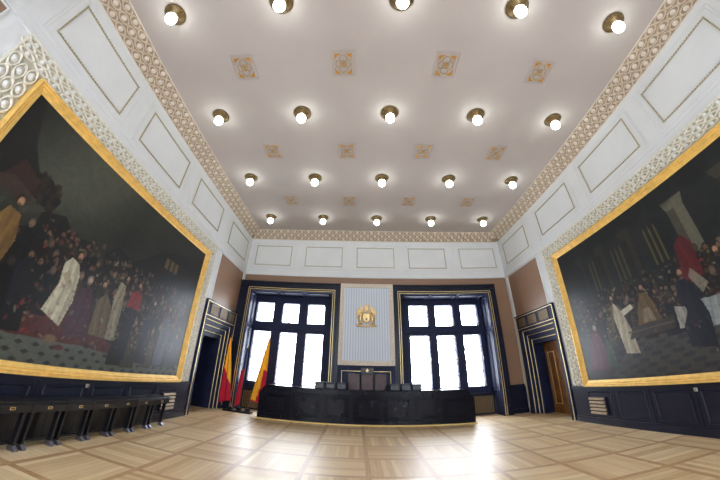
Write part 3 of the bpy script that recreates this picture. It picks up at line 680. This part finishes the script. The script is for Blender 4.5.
def head(p, x, y, r, skin=(168, 128, 98), hair=(36, 28, 24), face=0.3):
    p.ell(x, y + r * .25, r * .95, r * 1.2, hair); p.ell(x + face * r, y, r * .7, r * .95, skin); p.ell(x + face * r, y - r * .75, r * .5, r * .45, hair, .75)
def dabs(p, n, x0, x1, y0, y1, al=0.7):
    pal = [(120, 92, 66), (150, 140, 118), (96, 60, 44), (70, 74, 88), (130, 50, 50), (18, 18, 20), (24, 22, 22), (58, 62, 54), (14, 14, 18)]
    for k in range(n):
        x, y = x0 + p.r.rand() * (x1 - x0), y0 + p.r.rand() * (y1 - y0); c = pal[p.r.randint(len(pal))]
        p.ell(x, y, .004 + .012 * p.r.rand(), .003 + .005 * p.r.rand(), c, al * (.4 + .6 * p.r.rand()), p.r.rand() * 3.1)
def canvas_a():   # generic dim gathering in a hall
    p = Paint(480, 276, lin(23, 24, 24), 5); A = p.asp
    n1 = p.noise(4, 4)
    p.lay((p.Y > 0.30) * (0.3 + n1 * 0.7), (40, 42, 37), 0.8)
    p.lay(np.clip(1.25 - np.abs(p.X - 0.48 - (p.Y - .9) * .5) * 2.9, 0, 1) * np.clip((p.Y - 0.5) * 4, 0, 1) * (0.65 + 0.35 * n1), (84, 86, 72), 0.9)
    p.lay(np.clip(1.0 - np.abs(p.X - 1.02) * 5, 0, 1) * np.clip((p.Y - 0.5) * 3, 0, 1), (50, 52, 44), 0.5)
    p.poly([(0, 1), (0, .60), (.12, .66), (.34, .60), (.36, .68), (.27, .74), (.20, .73), (.12, .82), (.04, 1)], (21, 20, 20), .97)
    for k in range(40): p.ell(0.22 + p.r.rand() * .12, 0.62 + p.r.rand() * .12, .012, .016, (50, 38, 30) if k % 2 else (26, 24, 24), .7)
    p.poly([(.06, .60), (.24, .58), (.22, .70), (.12, .74)], (62, 36, 30), .55)
    p.poly([(.30, .60), (.42, .64), (.50, .58), (.62, .60), (.70, .56), (.80, .66), (.95, .62), (1.2, .8), (A, .95), (A, .1), (.3, .1)], (22, 21, 22), .93)
    for k in range(3): p.poly([(1.25 + k * .06, .70), (1.29 + k * .06, .70), (1.29 + k * .06, .77), (1.25 + k * .06, .77)], (124, 104, 66), .6)
    p.poly([(1.1, .0), (A, .0), (A, .5), (1.35, .56), (1.1, .45)], (36, 36, 46), .6)
    p.poly([(.30, .08), (.34, .34), (1.1, .34), (1.2, .08)], (82, 36, 30), .9)
    p.poly([(0, 0), (0, .12), (.4, .11), (.8, .115), (1.1, .09), (A, .08), (A, 0)], (88, 92, 84), 1)
    for k in range(22):
        for j in range(3):
            x = .01 + k * .085 + (j % 2) * .042; y = .018 + j * .034; p.poly([(x, y), (x + .022, y + .011), (x + .045, y), (x + .022, y - .011)], (38, 38, 44), .9)
    p.poly([(0, .09), (0, .5), (.16, .5), (.34, .38), (.42, .3), (.44, .12)], (19, 18, 21), 1)
    cols = [(62, 40, 34), (50, 48, 40), (80, 66, 44), (38, 42, 54), (88, 80, 64), (60, 32, 32), (34, 34, 36), (30, 30, 32)]
    def mob(n, x0, x1, y0, y1, h, dk):
        for k in range(n):
            t = k / n; y = y1 + (y0 - y1) * t; x = x0 + p.r.rand() * (x1 - x0); c = cols[p.r.randint(len(cols))]; q = dk * (.5 + .6 * p.r.rand()); w = h * .2
            p.poly([(x - w, y - h * .7), (x + w, y - h * .7), (x + w * .7, y - .1 * h), (x + w * .2, y), (x - w * .3, y), (x - w * .8, y - .12 * h)], tuple(v * q for v in c), .92, 150)
            head(p, x, y + h * .05, h * .062, tuple(v * q for v in (158, 120, 94)), tuple(v * q for v in ((34, 28, 26) if k % 3 else (110, 100, 88))), .5 * (p.r.rand() - .5) * 2)
    mob(70, .36, 1.7, .50, .60, .22, .62); mob(60, .62, 1.68, .38, .52, .26, .8); mob(16, .1, .5, .34, .52, .26, .7); mob(30, 1.0, 1.66, .24, .42, .30, .8)
    dabs(p, 700, .34, 1.66, .12, .60)
    # nearer robed listeners
    p.poly([(.13, .30), (.24, .30), (.26, .44), (.23, .54), (.17, .55), (.13, .46)], (128, 98, 56), 1, 110); p.poly([(.05, .50), (.14, .57), (.13, .40), (.05, .32)], (56, 58, 54), .95); p.poly([(.22, .545), (.31, .60), (.30, .62), (.20, .57)], (60, 58, 50), 1); head(p, .195, .585, .02)
    p.poly([(.50, .23), (.62, .18), (.645, .30), (.63, .42), (.60, .475), (.55, .49), (.52, .45), (.535, .36)], (212, 204, 178), 1, 130)
    p.poly([(.535, .40), (.60, .345), (.61, .37), (.56, .43)], (160, 150, 124), .9); head(p, .585, .51, .02)
    p.poly([(.65, .15), (.80, .15), (.77, .34), (.72, .40), (.66, .37), (.64, .27)], (74, 42, 58), .97, 120); head(p, .70, .425, .018, (178, 156, 136), (120, 110, 100))
    p.poly([(.80, .18), (.93, .17), (.90, .34), (.84, .40), (.79, .35)], (112, 98, 72), .97, 130); head(p, .80, .435, .018)
    p.poly([(.93, .17), (1.0, .17), (.985, .36), (.96, .48), (.91, .49), (.90, .40)], (158, 148, 122), .97, 130); head(p, .955, .52, .016)
    p.poly([(1.02, .37), (1.13, .37), (1.13, .45), (1.08, .49), (1.03, .46)], (146, 36, 48), .95, 90); head(p, 1.075, .515, .017)
    p.poly([(1.03, .08), (1.12, .08), (1.12, .36), (1.04, .38)], (30, 30, 40), .97, 90); p.poly([(1.22, .07), (1.32, .07), (1.32, .34), (1.26, .42), (1.21, .36)], (42, 40, 54), .9, 90); head(p, 1.27, .45, .017)
    p.poly([(1.40, .07), (1.50, .07), (1.52, .32), (1.47, .42), (1.41, .36)], (96, 96, 110), .75, 90); head(p, 1.46, .45, .017)
    p.ell(.60, .12, .035, .018, (110, 88, 66)); p.ell(.66, .09, .028, .012, (86, 34, 36)); p.ell(.82, .12, .02, .012, (40, 30, 40))
    dabs(p, 260, .5, 1.6, .12, .42, .45)
    return p
def canvas_b():   # generic dim assembly in a vaulted church
    p = Paint(480, 276, lin(16, 20, 24), 9); A = p.asp; n1 = p.noise(5, 4)
    p.lay(n1, (36, 40, 38), .8)
    for x, w, c in ((.25, .03, (40, 38, 34)), (.48, .035, (46, 42, 36)), (.74, .04, (48, 44, 38)), (1.14, .055, (112, 108, 90)), (1.48, .07, (66, 60, 50))):
        p.poly([(x - w, .30), (x + w, .30), (x + w, .84), (x + w * 1.4, .90), (x - w * 1.4, .90), (x - w, .84)], c, .75)
        p.poly([(x - w, .30), (x - w * .1, .30), (x - w * .1, .84), (x - w, .84)], tuple(v * .45 for v in c), .7)
    for x in (.34, .38, .58, .62, .66, .88, .92, .96): p.poly([(x, .60), (x + .016, .60), (x + .016, .80), (x + .008, .84), (x, .80)], (104, 92, 56), .40 + .2 * (x > .8))
    for k in range(7): p.ell(.12 + k * .24, .98, .12, .10, (11, 14, 19), .7)
    p.lay(np.clip(.3 - p.Y, 0, 1) * 3, (40, 36, 34), .5)
    p.poly([(0, 0), (A, 0), (A, .22), (.5, .24), (.36, .10), (0, .10)], (66, 64, 60), 1)
    for j in range(7):
        for k in range(26):
            if (k + j) % 2: x = k * .075 + j * .025; y = j * .031; p.poly([(x, y), (x + .07, y + .004), (x + .085, y + .026), (x + .012, y + .024)], (44, 44, 50), .9)
    cols = [(66, 54, 38), (54, 30, 30), (38, 42, 58), (84, 76, 60), (32, 30, 34), (48, 42, 32)]
    def mob(n, x0, x1, y0, y1, h, dk):
        for k in range(n):
            t = k / n; y = y1 + (y0 - y1) * t; x = x0 + p.r.rand() * (x1 - x0); c = cols[p.r.randint(len(cols))]; q = dk * (.5 + .6 * p.r.rand()); w = h * .2
            p.poly([(x - w, y - h * .7), (x + w, y - h * .7), (x + w * .7, y - .1 * h), (x + w * .2, y), (x - w * .3, y), (x - w * .8, y - .12 * h)], tuple(v * q for v in c), .92, 150)
            head(p, x, y + h * .05, h * .062, tuple(v * q for v in (150, 116, 90)), tuple(v * q for v in ((34, 28, 26) if k % 3 else (110, 100, 88))), .5 * (p.r.rand() - .5) * 2)
    mob(90, .04, 1.2, .44, .60, .20, .6); mob(50, .10, .95, .38, .48, .24, .75); mob(18, 1.1, 1.7, .42, .58, .3, .8)
    p.poly([(.0, .0), (.26, .0), (.30, .06), (.28, .10), (.0, .12)], (48, 42, 42), 1)
    dabs(p, 800, .06, 1.6, .26, .58)
    p.poly([(.06, .08), (.25, .07), (.26, .24), (.23, .33), (.17, .34), (.11, .24)], (104, 42, 60), .97, 110); head(p, .20, .365, .018, (160, 124, 106), (120, 108, 100)); p.poly([(.25, .09), (.34, .07), (.33, .24), (.28, .28)], (56, 72, 50), .9, 100)
    p.poly([(.44, .16), (.55, .15), (.54, .28), (.50, .42), (.45, .49), (.41, .47), (.42, .34)], (196, 186, 160), 1, 130); p.poly([(.39, .30), (.44, .48), (.41, .48), (.37, .32)], (96, 82, 56), .9); head(p, .44, .525, .018); p.poly([(.50, .39), (.60, .42), (.59, .45), (.50, .43)], (206, 198, 176), .95)
    p.poly([(.50, .24), (.84, .25), (.86, .31), (.55, .31)], (56, 50, 46), 1); p.poly([(.50, .275), (.85, .28), (.85, .29), (.5, .285)], (90, 82, 70), .8)
    p.poly([(.60, .31), (.78, .31), (.76, .42), (.73, .49), (.68, .49), (.63, .40)], (112, 90, 56), 1, 110); p.poly([(.65, .32), (.74, .32), (.72, .40), (.67, .40)], (156, 138, 112), .8, 110); head(p, .705, .52, .018)
    p.poly([(1.0, .46), (1.12, .46), (1.13, .64), (1.09, .70), (1.03, .66)], (104, 28, 36), .9, 90); p.poly([(1.07, .38), (1.12, .42), (1.06, .52), (1.03, .48)], (140, 132, 116), .7)
    p.poly([(1.03, .22), (1.34, .20), (1.34, .34), (1.04, .355)], (150, 156, 156), 1, 130)
    p.poly([(.87, .24), (.92, .24), (.95, .34), (.88, .36)], (170, 166, 158), 1, 130)
    p.poly([(.90, .14), (1.04, .12), (1.06, .28), (1.03, .42), (1.01, .48), (.95, .48), (.92, .40), (.95, .32), (.90, .25)], (27, 30, 46), 1, 100); head(p, .985, .515, .02)
    p.poly([(1.17, .36), (1.30, .36), (1.28, .50), (1.20, .52)], (40, 38, 42), 1, 100); head(p, 1.22, .55, .018); p.poly([(1.32, .38), (1.44, .36), (1.42, .56), (1.35, .58)], (170, 160, 140), .9, 110); head(p, 1.38, .61, .018)
    dabs(p, 220, .1, 1.5, .10, .44, .4)
    return p

def painting(name, mp, flip, p, label):
    u0, u1, v0, v1 = 1.61, 7.20, 0.97, 4.21
    t = thing(name, label, 'painting', mp(4.4, 0.84, 0.02)); o = Vector(t.location)
    q = lambda u, v, n: tuple(Vector(mp(u, v, n)) - o)
    H, Wd = p.h, p.w
    a = p.a * 0.74 * (0.82 + 0.36 * p.noise(60, 2))[..., None]
    me = bpy.data.meshes.new('canvas')
    us = np.linspace(u0, u1, Wd); vs = np.linspace(v0, v1, H)
    co = [q(u, v, 0.045) for v in vs for u in us]
    fs = [(j * Wd + i, j * Wd + i + 1, (j + 1) * Wd + i + 1, (j + 1) * Wd + i) for j in range(H - 1) for i in range(Wd - 1)]
    base = len(co); co += [q(u, v, 0.0) for u, v in ((u0, v0), (u1, v0), (u1, v1), (u0, v1))]
    fs.append((base + 3, base + 2, base + 1, base)); cs = [0, Wd - 1, H * Wd - 1, (H - 1) * Wd]
    for i in range(4): fs.append((cs[i], cs[(i + 1) % 4], base + (i + 1) % 4, base + i))
    me.from_pydata(co, [], fs); me.materials.append(M['canvas'])
    at = me.color_attributes.new('paint', 'FLOAT_COLOR', 'POINT'); img = a[:, ::-1] if flip else a
    cc = np.ones((len(co), 4), np.float32); cc[:base, :3] = np.clip(img, 0, 1).reshape(-1, 3); cc[base:, :3] = 0.02
    at.data.foreach_set('color', cc.ravel())
    bm = bmesh.new(); bm.from_mesh(me); bmesh.ops.recalc_face_normals(bm, faces=bm.faces); bm.to_mesh(me); bm.free()
    oc = bpy.data.objects.new('canvas', me); C.objects.link(oc); oc.parent = t
    b = MB(); b.sweep(q, (1.46, 0.84, 7.35, 4.36), [(0, 0), (0, 0.10), (0.008, 0.125), (0.028, 0.125), (0.034, 0.10), (0.042, 0.10), (0.05, 0.112), (0.066, 0.105), (0.07, 0.085), (0.08, 0.085), (0.088, 0.094), (0.10, 0.088), (0.106, 0.068), (0.14, 0.058), (0.15, 0.045), (0.155, 0.0)], 'frame_gold')
    b.build('gilded_frame', t)
    return t
painting('large_painting', mpL, False, canvas_a(), 'huge dark crowd painting in gilt frame hung above the row of black benches')
painting('large_painting', mpR, True, canvas_b(), 'huge dark church interior painting in gilt frame on the wall without benches')

# ------------------------------------------------------------------ desk
dk = thing('presidium_desk', 'long black polished desk with gold foot strip in front of the windows', 'desk', (0.32, 9.26, 0))
x0, x1, zt = -3.12, 3.13, 0.955
b = MB(); b.prism(mo, [(x0, 0.035), (x1, 0.035), (x1, zt - 0.26), (x1 - 0.03, zt - 0.2), (x1 - 0.2, zt - 0.02), (x1 - 0.26, zt), (x0 + 0.22, zt), (x0 + 0.14, zt - 0.03), (x0 + 0.04, zt - 0.15), (x0, zt - 0.24)], -0.03, 0.0, 'navy_gloss'); b.build('front_panel', dk)
xs_ = np.linspace(x0 + 0.12, x1 - 0.12, 8)
for i in range(7):
    b = MB(); b.sweep(mo, (xs_[i] + 0.06, 0.14, xs_[i + 1] - 0.06, 0.72 if i in (0, 6) else 0.80), [(0, 0), (0.01, 0.02), (0.035, 0.02), (0.05, 0.005)], 'navy_gloss')
    b.sweep(mo, (xs_[i] + 0.15, 0.22, xs_[i + 1] - 0.15, 0.66 if i in (0, 6) else 0.72), [(0, 0.0), (0.01, 0.012), (0.02, 0.012), (0.03, 0.0)], 'navy_gloss'); b.build('panel', dk)
b = MB(); b.box((x0 + 0.22, -0.03, zt - 0.03), (x1 - 0.26, 0.42, zt), 'navy_gloss', 0.008); b.build('desk_top', dk)
for s, u in ((-1, x0), (1, x1)):
    b = MB(); mm = mapper((u + (0 if s < 0 else -0.03), 0, 0), (0, 1, 0), (0, 0, 1), (1, 0, 0)); b.prism(mm, [(0.03, 0.035), (0.42, 0.035), (0.42, 0.66), (0.03, 0.69)], 0.0, 0.03, 'navy_gloss'); b.build('side_panel', dk)
b = MB(); b.box((x0 - 0.01, -0.035, 0.0), (x1 + 0.02, 0.42, 0.035), 'fringe', 0.004); b.build('foot_strip', dk)

# chairs behind the desk
def chair(name, label, x, head):
    t = thing(name, label, 'chair', (x, 9.93, 0), group='leather chairs behind the desk')
    for sx in (-1, 1):
        for y in (-0.19, 0.19):
            b = MB(); b.box((sx * 0.165 - 0.018, y - 0.018, 0), (sx * 0.165 + 0.018, y + 0.018, 0.44), 'black', 0.003); b.build('leg', t)
    b = MB(); b.box((-0.185, -0.21, 0.42), (0.185, 0.2, 0.52), 'leather', 0.02); b.build('seat', t)
    b = MB(); b.box((-0.185, 0.15, 0.52), (0.185, 0.22, 1.40), 'leather', 0.02); bk = b.build('backrest', t)
    b = MB(); b.sweep(mapper((0, 0.15, 0), (1, 0, 0), (0, 0, 1), (0, -1, 0)), (-0.19, 0.9, 0.19, 1.41), [(0, -0.06), (0, 0.006), (0.018, 0.006), (0.022, -0.002)], 'black')
    for k in range(9):
        for sx in (-1, 1): b.blob(mapper((0, 0.145, 0), (1, 0, 0), (0, 0, 1), (0, -1, 0)), (sx * 0.16, 0.95 + k * 0.05, 0), (0.006, 0.006, 0.005), 'brass', 6, 4)
    b.build('frame', bk)
    for sx in (-1, 1):
        b = MB(); b.box((sx * 0.19 - 0.015, -0.2, 0.64), (sx * 0.19 + 0.015, 0.17, 0.67), 'black', 0.004); b.box((sx * 0.19 - 0.012, -0.18, 0.44), (sx * 0.19 + 0.012, -0.15, 0.64), 'black'); b.build('armrest', t)
    if head:
        b = MB(); b.box((-0.21, 0.15, 1.41), (0.21, 0.21, 1.60), 'black', 0.01); hp = b.build('headrest', t); hp['label'] = 'black crest board with small gold emblem'
        b = MB(); mh = mapper((0, 0.148, 1.505), (1, 0, 0), (0, 0, 1), (0, -1, 0))
        b.prism(mh, [(-0.03, 0.035), (0.03, 0.035), (0.032, -0.01), (0, -0.05), (-0.032, -0.01)], 0, 0.008, 'gold'); b.blob(mh, (0, 0.05, 0.004), (0.022, 0.014, 0.006), 'gold'); b.blob(mh, (-0.038, 0, 0.004), (0.01, 0.035, 0.006), 'gold'); b.blob(mh, (0.038, 0, 0.004), (0.01, 0.035, 0.006), 'gold'); b.build('emblem', hp)
    return t
chair('leather_chair', 'tallest brown leather chair, with black crest board above its back, behind the desk', 0.37, True)
chair('leather_chair', 'brown leather chair behind the desk, on the flag side of the crested chair', -0.05, False)
chair('leather_chair', 'brown leather chair behind the desk, right of the crested chair, away from the flags', 0.79, False)

# small dark boxes standing on the desk
bx = None
spots = [(-1.065, 'outermost on the flag side'), (-0.735, 'middle one on the flag side'), (-0.41, 'nearest the chairs on the flag side'),
         (1.16, 'nearest the chairs on the side away from flags'), (1.49, 'middle one away from the flags'), (1.81, 'outermost away from the flags')]
for i, (x, w) in enumerate(spots):
    lb = 'low slate grey box on the desk, ' + w
    if bx is None:
        bx = thing('desk_box', lb, 'box', (x, 9.5, zt), group='low slate boxes on the desk')
        b = MB(); b.box((-0.135, -0.1, 0), (0.135, 0.1, 0.155), 'slate', 0.01); b.build('case', bx)
        b = MB(); b.box((-0.14, -0.105, 0.155), (0.14, 0.105, 0.18), 'slate', 0.008); b.build('lid', bx)
        b = MB(); b.box((-0.11, -0.104, 0.03), (0.11, -0.1, 0.13), 'black', 0.0); b.build('front_plate', bx)
    else: dup(bx, (x, 9.5, zt), lb)

# ------------------------------------------------------------------ flags
st = thing('flag_stand', 'low black stand on the floor holding the three flags', 'stand', (-3.62, 9.86, 0))
b = MB(); b.box((-0.46, -0.12, 0), (0.46, 0.14, 0.05), 'black', 0.012); b.build('base', st)
for x in (-0.24, 0.04, 0.32):
    b = MB(); b.box((x - 0.07, -0.07, 0.05), (x + 0.07, 0.07, 0.14), 'black', 0.012); b.build('socket', st)
def flag(name, label, top, foot, wtop, wbot, side, colf, zbot, seed, topz_cloth=0.0):
    """cloth gathered along the pole: narrow at the head, hanging to one side"""
    t = thing(name, label, 'flag', foot, group=None); tv = Vector(top) - Vector(foot)
    b = MB(); b.tube([(0, 0, 0), tuple(tv)], 0.013, 'brass', 8); b.build('pole', t)
    b = MB(); e = tv * 1.0; b.lathe(mapper(tuple(e), (1, 0, 0), (0, 1, 0), (0, 0, 1)), [(0.01, 0), (0.022, 0.015), (0.008, 0.03), (0.02, 0.05), (0.001, 0.1)], 'brass', 10); b.build('finial', t)
    ns, nt = 44, 18; rnd = random.Random(seed); ph = rnd.random() * 6
    P = []
    for i in range(ns + 1):
        s = i / ns
        for j in range(nt + 1):
            k = j / nt
            pole = tv * (1 - s * (1 - (zbot / tv.z))) ; pole = Vector((pole.x, pole.y, pole.z - topz_cloth * (1 - s)))
            w = wtop + (wbot - wtop) * (s ** 0.9) 
            fold = 0.05 * math.sin(k * 9 + ph + s * 1.5) * (0.25 + s) * min(1, k * 3)
            sag = -(k ** 1.5) * 0.10 * s - 0.03 * k * (1 - s)
            P.append(Vector((pole.x + side * w * k, pole.y - 0.016 - abs(0.02 * k) + fold - 0.0, max(0.02, pole.z + sag))))
    cl = MB(); n0 = len(P); th = 0.006
    Q = P + [p + Vector((0, th, 0)) for p in P]
    for i in range(ns):
        for j in range(nt):
            a = i * (nt + 1) + j; f = (a, a + 1, a + nt + 2, a + nt + 1); m = colf((i + 0.5) / ns, (j + 0.5) / nt)
            if not cl.v: cl.v = [tuple(p) for p in Q]
            kx = cl._m(m); cl.f += [list(f), [n0 + q for q in f[::-1]]]; cl.mi += [kx, kx]; cl.sm += [True, True]
    for i in range(ns):
        for j in (0, nt):
            a = i * (nt + 1) + j; cl.f.append([a, a + nt + 1, n0 + a + nt + 1, n0 + a]); cl.mi.append(cl._m(colf((i + .5) / ns, min(j, nt - 1) / nt))); cl.sm.append(False)
    for j in range(nt):
        for i in (0, ns):
            a = i * (nt + 1) + j; cl.f.append([a, a + 1, n0 + a + 1, n0 + a]); cl.mi.append(cl._m(colf(min(i, ns - 1) / ns, j / nt))); cl.sm.append(False)
    cl.build('cloth', t); return t
flag('flag', 'yellow over crimson flag hanging beside the dark doorway', (-4.2, 9.86, 2.27), (-3.86, 9.86, 0.142), 0.02, 0.36, -1, lambda s, k: 'yellow' if s < 0.76 - 0.30 * k else 'red', 0.17, 1)
flag('flag', 'narrow furled blue and crimson flag between the two yellow ones', (-3.55, 9.86, 1.98), (-3.58, 9.86, 0.142), 0.08, 0.15, -1, lambda s, k: ('blue' if k < 0.75 else 'whitecloth') if s < 0.38 else 'red', 0.1, 2)
flag('flag', 'leaning yellow and crimson flag in front of the window panes', (-2.86, 9.80, 2.36), (-3.30, 9.86, 0.142), 0.04, 0.46, 1, lambda s, k: 'yellow' if k < 0.50 - 0.5 * max(0, s - 0.75) and s < 0.98 or s < 0.5 else 'red', 0.24, 3)

# ------------------------------------------------------------------ row of black benches
def bench(label, y):
    t = thing('wall_bench', label, 'bench', (-4.05, y, 0), group='black bench units along the wall')
    b = MB(); b.box((-0.25, -0.265, 0.555), (0.10, 0.265, 0.585), 'black', 0.006); b.build('bench_top', t)
    b = MB(); b.box((0.07, -0.262, 0.455), (0.10, 0.262, 0.553), 'black', 0.004); ap = b.build('apron', t)
    b = MB(); b.box((0.10, -0.035, 0.49), (0.104, 0.035, 0.525), 'gold', 0.001); b.box((0.104, -0.024, 0.497), (0.105, 0.024, 0.518), 'brass'); q = b.build('number_plate', ap); q['label'] = 'small brass plate'
    b = MB(); b.box((-0.25, -0.262, 0.0), (-0.225, 0.262, 0.553), 'black', 0.004); b.build('shade_board', t)  # added black board, stands in for the dark void under the bench
    for s in (-1, 1):
        yy = s * 0.21
        b = MB(); b.prism(mapper((0, yy - 0.018, 0), (1, 0, 0), (0, 0, 1), (0, 1, 0)), [(-0.02, 0.05), (0.045, 0.05), (0.07, 0.456), (0.0, 0.456)], 0, 0.036, 'black'); lg = b.build('leg', t)
        b = MB(); b.prism(mapper((0, yy - 0.026, 0), (1, 0, 0), (0, 0, 1), (0, 1, 0)), [(-0.03, 0.0), (0.10, 0.0), (0.10, 0.02), (0.045, 0.06), (-0.03, 0.06)], 0, 0.052, 'steel'); f = b.build('foot', lg); f['label'] = 'shiny metal foot'
    b = MB(); b.box((-0.03, -0.265, 0.065), (-0.01, 0.265, 0.095), 'black', 0.003); b.build('stretcher', t)
    return t
ords = ['nearest the doorway, at the far end', 'second from the doorway end', 'third from the doorway end', 'fourth from the doorway end, middle of the seven', 'fifth from the doorway end', 'sixth from the doorway end', 'seventh and last from the doorway end']
b0 = None
for k in range(7):
    y = 6.22 - k * 0.53; lb = 'black bench unit with brass plate, ' + ords[k]
    if b0 is None: b0 = bench(lb, y)
    else: dup(b0, (-4.05, y, 0), lb)

# ------------------------------------------------------------------ ceiling lights and medallions
def lamp():
    t = thing('ceiling_light', '', 'ceiling light', (0, 0, ZC), group='round brass ceiling lights')
    mp = mapper((0, 0, 0), (1, 0, 0), (0, -1, 0), (0, 0, -1))
    b = MB(); b.lathe(mp, [(0.0, 0), (0.195, 0), (0.2, 0.02), (0.185, 0.035), (0.165, 0.035), (0.15, 0.055), (0.125, 0.06), (0.115, 0.085), (0.085, 0.09), (0.08, 0.11), (0.0, 0.11)], 'brass', 28, cap=False)
    for k in range(16):
        a = 2 * PI * k / 16; b.blob(mp, (0.178 * math.cos(a), 0.178 * math.sin(a), 0.034), (0.012, 0.012, 0.008), 'brass', 6, 4)
    b.build('base', t)
    b = MB(); b.lathe(mp, [(0.075, 0.10), (0.092, 0.13), (0.10, 0.17), (0.098, 0.21), (0.085, 0.245), (0.06, 0.27), (0.03, 0.282), (0.001, 0.285)], 'globe', 20, cap=False); g = b.build('globe', t); g['label'] = 'glowing white glass globe'
    return t
colw = ['first', 'second', 'middle', 'fourth', 'fifth']; roww = ['row nearest the windows', 'second row from the windows', 'third row from the windows', 'row farthest from the windows']
L0 = None
for i in range(4):
    for j in range(5):
        lb = f'brass ceiling light, {colw[j]} from the bench wall in the {roww[i]}' if j != 2 else f'brass ceiling light, middle of the {roww[i]}'
        loc = (-3.26 + j * 1.967, 9.02 - i * 2.42, ZC)
        if L0 is None: L0 = lamp(); L0.location = loc; L0['label'] = lb
        else: dup(L0, loc, lb)

def medallion():
    t = thing('ceiling_medallion', '', 'ceiling ornament', (0, 0, ZC), group='square gilt ceiling ornaments')
    mp = mapper((0, 0, 0), (1, 0, 0), (0, -1, 0), (0, 0, -1))
    b = MB(); b.mbox(mp, (-0.19, -0.24, 0), (0.19, 0.24, 0.006), 'ceiling'); b.sweep(mp, (-0.23, -0.28, 0.23, 0.28), [(0, 0), (0.003, 0.012), (0.012, 0.012), (0.016, 0)], 'ceiling'); b.build('ground', t)
    b = MB(); hx, hy = 0.165, 0.215
    for sx in (-1, 1):
        for sy in (-1, 1):
            b = MB(); b.prism(mp, [(sx * hx, sy * hy), (sx * hx * 0.3, sy * hy), (sx * hx * 0.62, sy * hy * 0.8), (sx * hx * 0.85, sy * hy * 0.65), (sx * hx, sy * hy * 0.35)], 0.006, 0.02, 'medgold'); b.build('gilt_corner', t)
    b = MB()
    for (cx_, cy_, rx, ry) in ((0, 0.1, 0.075, 0.085), (0, -0.1, 0.075, 0.085), (0.085, 0, 0.06, 0.08), (-0.085, 0, 0.06, 0.08)):
        b.tube([mp(cx_ + rx * math.cos(a), cy_ + ry * math.sin(a), 0.014) for a in np.linspace(0, 2 * PI, 15)], 0.012, 'medtan', 5)
    for k in range(8):
        a = k * PI / 4; b.blob(mp, (0.055 * math.cos(a), 0.065 * math.sin(a), 0.016), (0.024, 0.024, 0.012), 'medtan', 6, 4)
    b.build('scrollwork', t)
    b = MB(); b.blob(mp, (0, 0, 0.02), (0.03, 0.035, 0.018), 'medgold', 8, 6); b.build('boss', t)
    return t
mcol = ['nearest the bench wall', 'second from the bench wall', 'third from the bench wall', 'last from the bench wall']; mrow = ['in the row closest to the windows', 'in the middle row', 'in the row farthest from windows']
m0 = None
for i, y in enumerate((7.86, 5.44, 2.97)):
    for j in range(4):
        loc = (-2.28 + j * 1.967, y, ZC); lb = f'gilt ceiling ornament {mcol[j]}, {mrow[i]}'
        if m0 is None: m0 = medallion(); m0.location = loc; m0['label'] = lb
        else: dup(m0, loc, lb)

# ------------------------------------------------------------------ wall vents and small sockets
def vent(mp, label):
    o = mp(7.02, 0.4, 0.05); t = thing('wall_vent', label, 'vent', o, group='louvred vents in the side wainscots')
    q = lambda u, v, n: tuple(Vector(mp(7.02 + u, 0.4 + v, 0.05 + n)) - Vector(o))
    b = MB(); b.mbox(q, (-0.28, -0.19, 0), (0.28, 0.19, 0.02), 'ventdark'); b.build('backing', t)
    b = MB(); b.sweep(q, (-0.3, -0.21, 0.3, 0.21), [(0, 0), (0, 0.03), (0.025, 0.03), (0.03, 0.02)], 'navy'); b.build('frame', t)
    for k in range(5):
        b = MB(); v = -0.155 + k * 0.078; b.prism(lambda a, c, n: q(n, c, a), [(0.02, v + 0.03), (0.05, v - 0.018), (0.058, v - 0.01), (0.03, v + 0.038)], -0.26, 0.26, 'ventbrown'); b.build('louvre', t)
vent(mpL, 'brass louvred vent in the wainscot behind the bench end'); vent(mpR, 'brass louvred vent in the wainscot below the church painting')
def socket(mp, label):
    o = mp(4.5, 0.74, 0.05); t = thing('wall_socket', label, 'socket', o); q = lambda u, v, n: tuple(Vector(mp(4.5 + u, 0.74 + v, 0.05 + n)) - Vector(o))
    b = MB(); b.mbox(q, (-0.03, -0.03, 0), (0.03, 0.03, 0.035), 'white', 0.006); b.build('housing', t)
    b = MB(); b.lathe(q, [(0.018, 0.035), (0.016, 0.05), (0.006, 0.055)], 'steel', 10); b.build('lens', t)
socket(mpL, 'small white sensor on the wainscot above the benches'); socket(mpR, 'small white sensor on the wainscot under the church painting')
